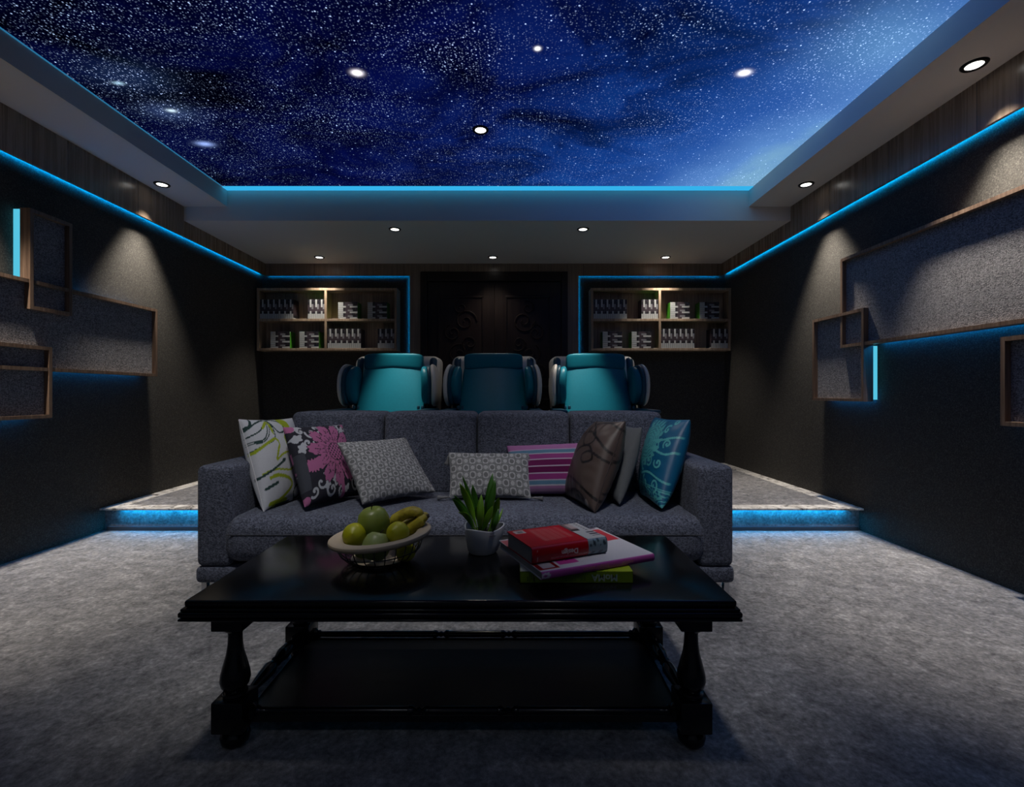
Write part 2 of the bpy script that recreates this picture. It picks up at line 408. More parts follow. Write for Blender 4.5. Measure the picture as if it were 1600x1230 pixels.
# door
dr = BM()
for (a0, a1, z0, z1) in ((-1.02, -.943, HP, 2.297), (.55, .62, HP, 2.297), (-.943, .55, 2.19, 2.297)):
    box(dr, a0, a1, 5.335, 5.395, z0, z1, r=.006)
dframe = obj('door_1', dr, M['door'], smooth=False); dframe['kind'] = 'structure'
def spiral(cx, cz, r0, r1, a0, turns, y, n=26):
    return [Vector((cx+(r0+(r1-r0)*k/n)*math.cos(a0+turns*2*math.pi*k/n), y, cz+(r0+(r1-r0)*k/n)*math.sin(a0+turns*2*math.pi*k/n))) for k in range(n+1)]
for x0, x1, sgn in ((-.943, -.1975, 1), (-.1955, .55, -1)):
    lf = BM(); box(lf, x0, x1, 5.37, 5.395, HP, 2.19, r=.003)
    leaf = obj('door_leaf', lf, M['door'], dframe, smooth=False)
    pn = BM()
    for a0, a1, z0, z1 in ((x0+.12, x1-.12, 1.0, 2.03), (x0+.12, x1-.12, .3, .88)):
        for q in ((a0, a1, z0, z0+.02), (a0, a1, z1-.02, z1), (a0, a0+.02, z0, z1), (a1-.02, a1, z0, z1)):
            box(pn, q[0], q[1], 5.358, 5.372, q[2], q[3], r=.004)
    obj('panel_moulding', pn, M['door'], leaf, smooth=False)
    cv = BM(); cx = (x0+x1)/2
    for (dx, cz, r, a, tn) in ((.05,1.75,.13,0,1.6), (-.09,1.62,.1,2,1.5), (.1,1.5,.09,4,-1.4), (-.03,1.38,.12,1,1.5), (.12,1.2,.09,3,1.3), (-.12,1.2,.08,5,-1.5), (.0,1.9,.08,2,1.3)):
        tube(cv, spiral(cx+dx*sgn, cz, r, .012, a, tn*sgn, 5.366), .009, 6)
    obj('carving', cv, M['door'], leaf)
    hd = BM(); hx = x1-.05 if sgn > 0 else x0+.05
    tube(hd, [(hx,5.372,1.0),(hx,5.33,1.0),(hx,5.33,1.28),(hx,5.372,1.28)], .009, 8)
    obj('door_handle', hd, M['ring'], leaf)

# ------------------------------------------------------------------ downlights
def make_downlight():
    t = thing('downlight', 'x', 'downlight')
    b = BM(); lathe(b, [(.034,-.001),(.036,-.006),(.048,-.008),(.053,-.004),(.054,.0)], n=28, cap=False)
    obj('trim_ring', b, M['ring'], t, local=True)
    b = BM(); lathe(b, [(.0001,-.003),(.02,-.0035),(.036,-.003)], n=28, cap=False)
    obj('lens', b, M['lamp'], t, local=True)
    return t
DL = make_downlight(); first = [True]
def downlight(x, y, z, label, W, deg=64, blend=.8, col=(1,.90,.78), aim=None, soft=.03):
    if first[0]: r = DL; r.location = (x, y, z); r['label'] = label; first[0] = False
    else:
        r = DL.copy(); C.objects.link(r); r.location = (x, y, z); r['label'] = label
        for ch_ in DL.children:
            if ch_.type == 'MESH': c_ = ch_.copy(); C.objects.link(c_); c_.parent = r
    r['group'] = 'round recessed downlights'
    L = bpy.data.lights.new('downlight_beam', 'SPOT'); L.energy = W; L.spot_size = math.radians(deg); L.spot_blend = blend
    L.shadow_soft_size = soft; L.color = col
    lo = bpy.data.objects.new('downlight_beam', L); C.objects.link(lo); lo.parent = r; lo.location = (0,0,-.02)
    if aim is not None:
        d = Vector(aim); lo.rotation_euler = d.to_track_quat('-Z', 'Y').to_euler()
WS = 225
sof = {}
downlight(-2.618, 3.59, 2.505, 'downlight in the left ceiling border, near the back beam', WS*.8)
downlight(2.20, 3.59, 2.505, 'downlight in the right ceiling border, nearer the back beam', WS*.8)
downlight(2.20, 2.284, 2.505, 'largest downlight, in the right ceiling border near the picture corner', WS)
downlight(-2.618, 2.284, 2.505, 'downlight in the left ceiling border, just out of the picture', WS)
downlight(-.203, 3.10, ZS-.001, 'single white downlight set into the starry ceiling', 17, 112)
downlight(-.80, 1.15, ZS-.001, 'left added fill downlight in the starry ceiling tilted at the sofa cushions, out of the picture', 110, 54, 1, (1,.97,.95), aim=(-.12,.98,-2.1), soft=.10)  # added lamp, brightens the left cushions from in front
downlight(.40, 1.15, ZS-.001, 'right added fill downlight in the starry ceiling tilted at the sofa cushions, out of the picture', 110, 54, 1, (1,.97,.95), aim=(.12,.98,-2.1), soft=.10)  # added lamp, its twin for the right cushions
downlight(-1.0, -.95, ZS-.001, 'left added fill downlight in the starry ceiling near the front wall, behind the camera', 22, 130, 1, (.85,.91,1), soft=.12)  # added unseen lamp, soft fill via the pale front wall
downlight(.6, -.95, ZS-.001, 'right added fill downlight in the starry ceiling near the front wall, behind the camera', 22, 130, 1, (.85,.91,1), soft=.12)  # added unseen lamp, second half of the frontal fill
downlight(-1.032, 4.23, 2.389, 'downlight in the lower back ceiling over the left recliner', 190, 31, 1, aim=(.0,.08,-1))
downlight(.626, 4.23, 2.389, 'downlight in the lower back ceiling over the right recliner', 190, 31, 1, aim=(.0,.08,-1))
downlight(-2.047, 5.10, 2.389, 'downlight in front of the left bookcase', 50, 84)
downlight(-.204, 5.10, 2.389, 'downlight in front of the dark double door', 14, 100)
downlight(1.632, 5.10, 2.389, 'downlight in front of the right bookcase', 50, 84)

# ------------------------------------------------------------------ acoustic panels
def wall_panel(side, y0, y1, z0, z1, label, near_led=True, fz=0.0, others=()):
    s = 1 if side == 'L' else -1
    xw = XL if side == 'L' else XR; xf = -2.703 if side == 'L' else 2.283
    xb = xw + s*.05
    def bx(b, xa, xc, *a, **k): return box(b, min(xa, xc), max(xa, xc), *a, **k)
    t = thing('wall_panel', label, 'acoustic wall panel', ((xw+xf)/2, (y0+y1)/2, z0), group='fabric covered panels in wooden frames')
    w = .02; e = fz
    b = BM()
    bx(b, xb, xf+s*e, y0, y1, z1-w, z1); bx(b, xb, xf+s*e, y0, y1, z0, z0+w)
    bx(b, xb, xf+s*e, y0, y0+w, z0+w, z1-w); bx(b, xb, xf+s*e, y1-w, y1, z0+w, z1-w)
    obj('frame', b, M['frame'], t, smooth=False)
    b = BM(); bx(b, xb+s*.002, xf-s*.028+s*e*.8, y0+w, y1-w, z0+w, z1-w); obj('fabric_panel', b, M['panel'], t, smooth=False)
    b = BM(); bx(b, xw+s*.001, xb, y0+.06, y1-.06, z0+.06, z1-.06); obj('backing', b, M['back'], t, smooth=False)
    return t
def strip(t, side, segs, mat='ledp'):
    s = 1 if side == 'L' else -1; xw = XL if side == 'L' else XR
    b = BM()
    for y0, y1, z0, z1 in segs:
        xa, xc = (xw+s*.012, xw+s*.046) if mat == 'ledv' else (xw+s*.001, xw+s*.014)
        box(b, min(xa, xc), max(xa, xc), y0, y1, z0, z1)
    obj('led_strip', b, M[mat], t, smooth=False, label='blue light strip' if mat == 'ledp' else 'pale cyan light strip')
A = wall_panel('L', 1.55, 3.66, 1.07, 1.581, 'long horizontal grey fabric panel on the left wall')
strip(A, 'L', [(1.9, 3.60, 1.102, 1.108), (2.98, 3.60, 1.545, 1.550)])
B = wall_panel('L', 2.689, 2.947, 1.415, 1.981, 'small upright fabric panel standing above the long panel on the left wall', fz=.004)
strip(B, 'L', [(2.690, 2.712, 1.60, 1.975)], 'ledv')
Cc = wall_panel('L', 1.95, 2.82, .797, 1.212, 'low fabric panel crossing the bottom of the long panel on the left wall', fz=.003)
strip(Cc, 'L', [(2.0, 2.77, .825, .831)])
A2 = wall_panel('R', 1.25, 3.338, 1.256, 1.873, 'huge horizontal grey fabric panel on the right wall')
strip(A2, 'R', [(1.3, 3.09, 1.275, 1.280)])
B2 = wall_panel('R', 3.113, 3.643, .887, 1.497, 'upright fabric panel at the back corner of the huge panel on the right wall', fz=.004)
strip(B2, 'R', [(3.128, 3.133, .90, 1.25)], 'ledv'); strip(B2, 'R', [(3.16, 3.58, .915, .920)])
C2 = wall_panel('R', 1.5, 2.241, .79, 1.203, 'low fabric panel at the right picture edge on the right wall', fz=.003)
strip(C2, 'R', [(1.55, 2.2, .815, .821)])

# ------------------------------------------------------------------ bookcases and cases
def make_case(variant):
    """local: spine faces -Y, thickness X, height Z, origin at the bottom centre"""
    T = .0197; Hh = .212; D = .132
    b = BM()
    x0, x1, y0, y1 = -T/2, T/2, -D/2, D/2
    segs = {0: [(0,.26,0),(.26,.36,1),(.36,.72,2),(.72,.88,1),(.88,.92,2),(.92,1,1)],
            1: [(0,.40,0),(.40,.60,2),(.60,1,0)],
            2: [(0,.26,0),(.26,.33,1),(.33,.50,2),(.50,.76,4),(.76,.95,1),(.95,1,2)]}[variant]
    for a, c, mi in segs:
        quad(b, [(x0+.001,y0,a*Hh),(x1-.001,y0,a*Hh),(x1-.001,y0,c*Hh),(x0+.001,y0,c*Hh)], mi)
    quad(b, [(x0,y0+.002,0),(x0+.001,y0,0),(x0+.001,y0,Hh),(x0,y0+.002,Hh)], 1)
    quad(b, [(x1-.001,y0,0),(x1,y0+.002,0),(x1,y0+.002,Hh),(x1-.001,y0,Hh)], 1)
    for x in (x0, x1):
        for za, zc, mi in ((0,.06,0),(.06,.2,1),(.2,.75,2),(.75,1,1)):
            pts = [(x,y0+.002,za*Hh),(x,y1,za*Hh),(x,y1,zc*Hh),(x,y0+.002,zc*Hh)]
            quad(b, pts, mi)
    quad(b, [(x0,y1,0),(x1,y1,0),(x1,y1,Hh),(x0,y1,Hh)], 3)
    for z in (0, Hh): quad(b, [(x0,y0+.002,z),(x1,y0+.002,z),(x1,y1,z),(x0,y1,z)], 3)
    for z in (0, Hh): quad(b, [(x0,y0+.002,z),(x0+.001,y0,z),(x1-.001,y0,z),(x1,y0+.002,z)], 0)
    bmesh.ops.remove_doubles(b, verts=b.verts, dist=1e-6); bmesh.ops.recalc_face_normals(b, faces=b.faces)
    o = obj('game_case', b, [M['white'], M['casebk'], M['caseart'], M['green'], M['casegrey']], local=True, smooth=False)
    o['category'] = 'game case'
    return o
cases = [make_case(0), make_case(1), make_case(2)]; used = [False]*3
def place_case(v, loc, rot, label, group):
    if not used[v]: o = cases[v]; used[v] = True
    else: o = cases[v].copy(); C.objects.link(o)
    o.location = loc; o.rotation_euler = rot; o['label'] = label; o['group'] = group; o['category'] = 'game case'
seq = [0, 1, 2]
def bookcase(x0, side):
    x1 = x0+1.529; y0, y1 = 5.235, 5.398; z0, z1 = 1.408, 2.092; th = .027
    xm = x0 + .752 if side == 'left' else x0 + .752; zm = z0 + .335
    t = thing('bookcase', 'open wooden four compartment bookcase on the back wall, %s of the double door' % side, 'bookcase', ((x0+x1)/2, (y0+y1)/2, z0), group='wall bookcases')
    def part(n, *a): obj(n, box(BM(), *a, r=.0015, seg=1), M['shelf'], t, smooth=False)
    part('side_panel', x0, x0+th, y0, y1, z0, z1); part('side_panel', x1-th, x1, y0, y1, z0, z1)
    part('top_panel', x0+th, x1-th, y0, y1, z1-th, z1); part('bottom_panel', x0+th, x1-th, y0, y1, z0, z0+th)
    part('back_panel', x0+th, x1-th, y1-.012, y1, z0+th, z1-th)
    part('divider', xm-th/2, xm+th/2, y0, y1-.012, z0+th, z1-th)
    part('shelf', x0+th, xm-th/2, y0, y1-.012, zm-th/2, zm+th/2); part('shelf', xm+th/2, x1-th, y0, y1-.012, zm-th/2, zm+th/2)
    yc = y0+.012+.066; p = .0203
    zu = zm+th/2; zl = z0+th
    LX0 = x0+th+.003; RX1 = x1-th-.003; ML = xm-th/2-.003; MR = xm+th/2+.003
    def row(xs, n, z, where):
        for i in range(n):
            place_case(seq[i % 3], (xs+p*(i+.5), yc, z), (0,0,0),
                       'white-spined case standing in the %s of the %s bookcase' % (where, side), 'cases standing in the %s, %s bookcase' % (where, side))
    def stack(xs, n, z, where):
        for i in range(n):
            # lying flat: local +Z points to +X
            place_case(seq[(i+1) % 3], (xs, yc, z+p*(i+.5)), (0, math.pi/2, 0),
                       'case lying flat in the %s of the %s bookcase' % (where, side), 'cases lying in the %s, %s bookcase' % (where, side))
    row(LX0, 18, zu, 'long upper left row'); row(ML-9*p, 9, zu, 'short upper row beside the divider')
    off = .121 if side == 'left' else .105
    stack(MR+off-.005, 9, zu, 'left stack of the upper right compartment'); stack(MR+off+.317, 9, zu, 'right stack of the upper right compartment')
    off2 = .115 if side == 'left' else .10
    stack(LX0+off2, 9, zl, 'left stack of the lower left compartment'); stack(LX0+off2+.317, 9, zl, 'right stack of the lower left compartment')
    row(MR, 18, zl, 'long lower right row'); row(RX1-9*p, 9, zl, 'short lower row beside the right end')
bookcase(-2.785, 'left'); bookcase(.861, 'right')

# ------------------------------------------------------------------ massage chairs
def make_chair():
    t = thing('massage_chair', 'x', 'massage chair', (0,0,0))
    # shell of the backrest, reclined a little
    b = BM(); box(b, -.405, .405, .04, .34, .20, 1.12, r=.07, seg=5)
    for v in b.verts: v.co.y += (v.co.z-.5)*.30
    obj('back_shell', b, M['ivory'], t, local=True)
    b = BM()
    for s in (-1, 1):
        q = BM(); box(q, s*.345-.035, s*.345+.035, .02, .2, .50, 1.105, r=.033, seg=4)
        for v in q.verts: v.co.y += (v.co.z-.5)*.30
        obj('side_bolster', q, M['tealdk'], t, local=True)
    b = BM(); n = 14
    def tb_(x, y, z):
        k = (z+.37)/.74; x *= 1.10-.20*k
        y -= .03*math.cos(x*4.2)*(1 if y < 0 else 0)
        return x, y + (z+.23)*.40, z
    superell(b, (0, .0, .73), (.30, .115, .37), .28, .22, 44, 30, tb_)
    obj('backrest', b, M['teal'], t, local=True)
    # headrest pillow with arched lower edge
    b = BM()
    def tp(x, y, z):
        return x, y, z*(1-.0*x) + (.022*(1-(x/.27)**2) if z < 0 else .0)
    superell(b, (0, .105, 1.05), (.272, .055, .082), .35, .3, 36, 20, tp)
    obj('headrest', b, M['teal'], t, local=True)
    for s in (-1, 1):
        # shoulder wing: ivory outer shell, dark band, teal pad
        for nm, cx, rx, ry, rz, mt, e in (('wing_shell', .412, .026, .175, .187, 'ivory', .7), ('wing_band', .380, .026, .165, .178, 'tealdk', .6), ('wing_pad', .338, .050, .15, .170, 'teal', .85)):
            q = BM()
            def tp2(x, y, z, s=s, rz=rz):
                k = (z/rz); return x - s*.03*k*k*(1 if k > 0 else .5), y, z
            superell(q, (s*cx, -.03, .836), (rx, ry, rz), e, .6, 26, 18, tp2)
            obj(nm, q, M[mt], t, local=True)
        q = BM(); tube(q, [(s*.40, .02, .58), (s*.395, .0, .67)], .012, 8); obj('wing_hinge', q, M['ring'], t, local=True)
        q = BM(); box(q, s*.385-.07, s*.385+.07, -.62, .18, .0, .615, r=.05, seg=5)
        for v in q.verts:
            if v.co.z > .4: v.co.z -= max(0, (-.35-v.co.y))*.25
        obj('armrest', q, M['ivory'], t, local=True)
        q = BM(); box(q, s*.375-.05, s*.375+.05, -.52, .08, .60, .632, r=.014, seg=3); obj('armrest_pad', q, M['tealdk'], t, local=True)
        q = BM()
        for dx in (-.018, .018): lathe(q, [(.012,0),(.014,.02),(.009,.03),(.001,.033)], (s*.285+dx, -.12, .625), 10)
        obj('control_knob', q, M['tealdk'], t, local=True)
    q = BM(); box(q, -.315, .315, -.60, .1, .22, .44, r=.06, seg=4); obj('seat', q, M['teal'], t, local=True)
    q = BM(); box(q, -.30, .30, -.86, -.60, .02, .42, r=.06, seg=4)
    obj('footrest', q, M['tealdk'], t, local=True)
    q = BM(); box(q, -.34, .34, -.5, .5, .0, .2, r=.04, seg=3); obj('base', q, M['ring'], t, local=True)
    return t
ch = make_chair(); ch.scale = (1.015, 1, 1.025)
ch.location = (-1.112, 4.43, HP+.001); ch['label'] = 'teal and ivory massage recliner on the left, back brightly lit by a downlight'
dup(ch, (-.174, 4.43, HP+.001), label='teal and ivory massage recliner in the middle, its back left dark')
dup(ch, (.786, 4.43, HP+.001), label='teal and ivory massage recliner on the right, back brightly lit by a downlight')
for o in list(C.objects):
    if o.name.startswith('massage_chair'): o['group'] = 'massage recliners behind the sofa'

# ------------------------------------------------------------------ sofa
SX0, SX1, SY0 = -1.368, .962, 2.066
sf = thing('sofa', 'long charcoal grey tweed four cushion sofa behind the black table', 'sofa', ((SX0+SX1)/2, 2.5, 0))
b = BM(); box(b, SX0, SX1, SY0+.0, 2.93, .12, .192, r=.02, seg=3); obj('base', b, M['sofa'], sf)
for x0, x1 in ((SX0+.003, SX0+.155), (SX1-.155, SX1-.003)):
    b = BM(); box(b, x0, x1, SY0, 2.93, .19, .628, r=.028, seg=5); obj('armrest', b, M['sofa'], sf)
b = BM(); box(b, SX0+.157, SX1-.157, 2.76, 2.93, .19, .76, r=.03, seg=4); obj('back_frame', b, M['sofa'], sf)
# seat cushion spans the whole front between and slightly over the arms
b = BM(); box(b, SX0+.118, SX1-.118, SY0-.022, 2.80, .205, .408, r=.07, seg=7)
for v in b.verts:
    if v.co.z > .3 and v.co.y > SY0+.1: v.co.z += .006
    if v.co.y > SY0+.05:
        v.co.x = max(SX0+.158, min(SX1-.158, v.co.x))
seat = obj('seat_cushion', b, M['sofa'], sf)
b = BM(); tube(b, [(SX0+.15, SY0-.023, .337), (SX1-.15, SY0-.023, .337)], .0016, 6); obj('seam', b, M['back'], seat)
for i in range(4):
    w = (580/4)/F*2.62; x0 = (455-800)/F*2.62 + i*w
    b = BM(); box(b, x0+.002, x0+w-.002, 2.57, 2.79, .395, .838, r=.032, seg=5)
    bmesh.ops.subdivide_edges(b, edges=[e for e in b.edges if e.calc_length() > .15], cuts=8, use_grid_fill=True)
    cx = x0+w/2
    for v in b.verts:
        kx = max(0, 1-((v.co.x-cx)/(w/2))**2); kz = max(0, 1-((v.co.z-.62)/.22)**2)
        v.co.y += (v.co.z-.4)*.10
        if v.co.y < 2.70: v.co.y -= .022*kx*kz
        if v.co.z > .8: v.co.z += .004*kx
    obj('back_cushion', b, M['sofa'], sf)
for x in (SX0+.03, SX1-.03):
    for y in (SY0+.03, 2.88):
        b = BM(); box(b, x-.012, x+.012, y-.012, y+.012, 0, .121, r=.002); obj('leg', b, M['steel'], sf, smooth=False)

# ------------------------------------------------------------------ coffee table
tb = thing('coffee_table', 'low glossy black coffee table with turned legs and a lower shelf', 'coffee table', (-.131, 1.495, 0))
TX0, TX1, TY0, TY1 = -.845, .583, 1.21, 1.79; ZT = .4126
def slab(b, ins, z0, z1, r=.0): box(b, TX0+ins, TX1-ins, TY0+ins, TY1-ins, z0, z1, r=r, seg=3)
b = BM(); slab(b, .010, ZT-.018, ZT, .006); slab(b, .004, ZT-.026, ZT-.019, .003); slab(b, .0, ZT-.040, ZT-.027, .004); slab(b, .006, ZT-.043, ZT-.040); slab(b, .0, ZT-.0495, ZT-.043, .003)
obj('tabletop', b, M['black'], tb, ang=30)
LXs = (-.7435, .4815); LYs = (1.29, 1.70)
def leg(x, y):
    b = BM(); hw = .0415
    box(b, x-hw, x+hw, y-hw, y+hw, .318, ZT-.049, r=.004)
    lathe(b, [(.030,.320),(.031,.316),(.026,.308),(.019,.303),(.0175,.295),(.0185,.27),(.022,.245),(.030,.215),(.036,.19),(.0375,.175),(.034,.16),(.026,.15),(.024,.147),(.030,.144),(.031,.138),(.026,.135),(.030,.131)], (x,y,0), 28)
    box(b, x-hw, x+hw, y-hw, y+hw, .050, .1325, r=.004)
    lathe(b, [(.020,.051),(.024,.047),(.034,.036),(.037,.025),(.034,.011),(.024,.001),(.001,.0)], (x,y,0), 28)
    obj('leg', b, M['black'], tb)
for x in LXs:
    for y in LYs: leg(x, y)
def stretcher(p, axis, L, turned):
    b = BM()
    if turned:
        pr = [(.014,0),(.016,.01),(.009,.016),(.010,.03),(.018,.10),(.021,.14),(.014,.168),(.010,.172),(.016,.182),(.010,.192),(.014,.196),(.021,.225),(.018,.27),(.010,L-.03),(.009,L-.016),(.016,L-.01),(.014,L)]
        k = L/.327; pr = [(r, h if h > L-.04 else h*k if h < .3 else h) for r, h in pr]
    else:
        pr = [(.019,0),(.021,.006),(.012,.014),(.014,.02),(.0085,.028),(.0095,.05),(.0105,L*.37),(.0125,L*.372),(.0125,L*.380),(.006,L*.388),(.010,L*.395),(.006,L*.402),(.0125,L*.41),(.0125,L*.418),(.0105,L*.42),(.0105,L*.58),(.0125,L*.582),(.0125,L*.590),(.006,L*.598),(.010,L*.605),(.006,L*.612),(.0125,L*.62),(.0125,L*.628),(.0105,L*.63),(.0095,L-.05),(.0085,L-.028),(.014,L-.02),(.012,L-.014),(.021,L-.006),(.019,L)]
    lathe(b, pr, p, 20, axis); obj('stretcher', b, M['black'], tb)
x0, x1 = LXs[0]+.0415, LXs[1]-.0415
for y in LYs: stretcher((x0, y, .088), 'X', x1-x0, False)
for x in LXs: stretcher((x, LYs[0]+.0415, .095), 'Y', LYs[1]-LYs[0]-.083, True)
b = BM(); box(b, LXs[0]+.02, LXs[1]-.02, LYs[0]+.0, LYs[1]-.0, .055, .076, r=.003); obj('lower_shelf', b, M['shelfb'], tb, smooth=False)

# ------------------------------------------------------------------ pillows
def pillow_mesh(cor, th, paint, n=110, conc=.05, wr=.004, seed=1, pad=.42):
    bl, br, tr, tl = [np.array(c) for c in cor]
    nrm = np.cross(br-bl, tl-bl); nrm /= np.linalg.norm(nrm)
    g = np.linspace(-1, 1, n); A, Bv = np.meshgrid(g, g, indexing='xy')
    # denser near borders for clean edges
    A = np.sin(A*np.pi/2)*.35 + A*.65; Bv = np.sin(Bv*np.pi/2)*.35 + Bv*.65
    a = A*(1-conc*(1-Bv**2)); c = Bv*(1-conc*(1-A**2))
    u = (a+1)/2; v = (c+1)/2
    pos = ((1-u)*(1-v))[...,None]*bl + (u*(1-v))[...,None]*br + (u*v)[...,None]*tr + ((1-u)*v)[...,None]*tl
    prof = (np.clip(1-A**2,0,1)*np.clip(1-Bv**2,0,1))**pad
    r = np.random.RandomState(seed)
    wn = np.zeros_like(A)
    for k in range(7):
        fx, fy, ph = r.uniform(2,9)*r.choice([-1,1]), r.uniform(2,9), r.uniform(0,6)
        wn += np.sin(A*fx+Bv*fy+ph)/(3+abs(fx))
    edge = np.maximum(np.abs(A), np.abs(Bv))
    pk = np.sin(np.where(np.abs(A) > np.abs(Bv), Bv, A)*26+wn*3)*np.clip(edge-.45,0,.5)*(1-edge)*2.0
    wob = (wn + pk)*wr*np.clip(prof*2,0,1)
    U = (A+1)/2; V = (Bv+1)/2
    front = pos + nrm*(prof*th/2+wob)[...,None]; back = pos - nrm*(prof*th/2+wob*.7)[...,None]
    colF = paint(U, V); colB = paint(1-U, V)
    verts = np.concatenate([front.reshape(-1,3), back.reshape(-1,3)])
    cols = np.concatenate([colF.reshape(-1,3), colB.reshape(-1,3)])
    idx = np.arange(n*n).reshape(n,n)
    q = np.stack([idx[:-1,:-1], idx[:-1,1:], idx[1:,1:], idx[1:,:-1]], -1).reshape(-1,4)
    qb = q[:, ::-1] + n*n
    # border vertices coincide (prof=0): reuse the front ones on the back
    remap = np.arange(2*n*n); bd = np.zeros((n,n), bool); bd[0]=bd[-1]=True; bd[:,0]=bd[:,-1]=True
    bi = idx[bd]; remap[bi+n*n] = bi; qb = remap[qb]
    me = bpy.data.meshes.new('pillow')
    faces = np.concatenate([q, qb])
    keep = np.unique(faces); mp = -np.ones(2*n*n, int); mp[keep] = np.arange(len(keep))
    verts = verts[keep]; cols = cols[keep]; faces = mp[faces]
    me.from_pydata(verts.tolist(), [], faces.tolist())
    at = me.color_attributes.new('col', 'FLOAT_COLOR', 'POINT')
    at.data.foreach_set('color', np.concatenate([cols, np.ones((len(cols),1))], 1).astype(np.float32).ravel())
    ring = np.concatenate([pos[0], pos[1:,-1], pos[-1,::-1][1:], pos[::-1,0][1:-1]])
    return me, ring
def pillow(label, cor, th, paint, mat='paint', pipe=None, **k):
    me, ring = pillow_mesh(cor, th, paint, **k)
    o = obj('throw_pillow', me, M[mat])
    tag(o, label, 'cushion', 'throw pillows on the grey sofa')
    if pipe:
        b = BM(); tube(b, [tuple(p) for p in ring[::2]], .0028, 6, closed=True)
        obj('piping', b, plain('piping_cloth', pipe, .7), o)
    return o
def sdist(U, V, pts):
    """distance to a polyline"""
    d = np.full(U.shape, 9.)
    for (x0,y0),(x1,y1) in zip(pts[:-1], pts[1:]):
        dx, dy = x1-x0, y1-y0; L = dx*dx+dy*dy+1e-12
        t = np.clip(((U-x0)*dx+(V-y0)*dy)/L, 0, 1)
        d = np.minimum(d, np.hypot(U-x0-t*dx, V-y0-t*dy))
    return d
def cr(pts, m=8, closed=False):
    """Catmull-Rom"""
    p = [np.array(q, float) for q in pts]
    if closed: p = [p[-1]]+p+[p[0], p[1]]
    else: p = [2*p[0]-p[1]]+p+[2*p[-1]-p[-2]]
    out = []
    for i in range(1, len(p)-2):
        for k in range(m):
            t = k/m; out.append(tuple(.5*((2*p[i])+(-p[i-1]+p[i+1])*t+(2*p[i-1]-5*p[i]+4*p[i+1]-p[i+2])*t*t+(-p[i-1]+3*p[i]-3*p[i+1]+p[i+2])*t**3)))
    out.append(tuple(p[-2])); return out
def put(col, mask, c): col[mask] = c
def base(U, c): return np.tile(np.array(c, float), U.shape+(1,))
WT = (.52,.54,.58)
def p_white(U, V):
    U = U*1.4; c = base(U, WT); G = (.30,.38,.02); D = (.02,.05,.045)
    def ln(pts, w, k): put(c, sdist(U, V, cr(pts)) < w, k)
    def el(cx, cy, rx, ry, a, k, ring=None):
        x = (U-cx)*math.cos(a)+(V-cy)*math.sin(a); y = -(U-cx)*math.sin(a)+(V-cy)*math.cos(a)
        d = np.hypot(x/rx, y/ry)
        put(c, d < 1 if ring is None else np.abs(d-1) < ring, k)
    ln([(0,.86),(.2,.93),(.45,.97),(.52,.85),(.45,.72),(.2,.66),(0,.62)], .010, D)
    ln([(0,.78),(.2,.83),(.38,.92),(.5,.96)], .008, D); ln([(0,.72),(.2,.72),(.35,.82),(.45,.95)], .008, D); ln([(0,.70),(.2,.70),(.38,.80),(.48,.94)], .007, D)
    ln([(.5,.95),(.62,.80),(.8,.82),(.8,.92),(.65,.97),(.5,.98)], .012, D)
    ln([(.15,.98),(.08,.9),(.0,.88)], .02, D)
    el(.36,.90,.11,.018,.5,G); el(.47,.86,.03,.09,0,G); el(.9,.93,.14,.08,-.3,G); el(.78,.68,.07,.09,.1,G); el(.8,.60,.08,.07,.3,G)
    ln([(0,.60),(.2,.66),(.45,.72),(.52,.66),(.45,.58),(.36,.48)], .017, G)
    ln([(.36,.47),(.55,.53),(.75,.54),(.8,.46),(.75,.36),(.6,.34),(.3,.37),(.05,.36)], .012, G)
    ln([(0,.33),(.2,.37),(.45,.43),(.55,.46)], .013, D); el(.52,.455,.06,.022,.3,D); ln([(.05,.20),(.3,.23)], .016, D)
    ln([(.15,.30),(.35,.30),(.6,.24),(.68,.18),(.6,.12),(.35,.05),(.1,.04)], .02, G); el(.32,.0,.28,.045,.12,G)
    ln([(1,.44),(.85,.36),(.85,.26),(1,.22)], .012, D); ln([(1,.18),(.8,.14),(.75,.08),(.85,.02),(1,.05)], .012, D)
    put(c, (V < .02) & (U > .25) & (U < .7), D)
    return c
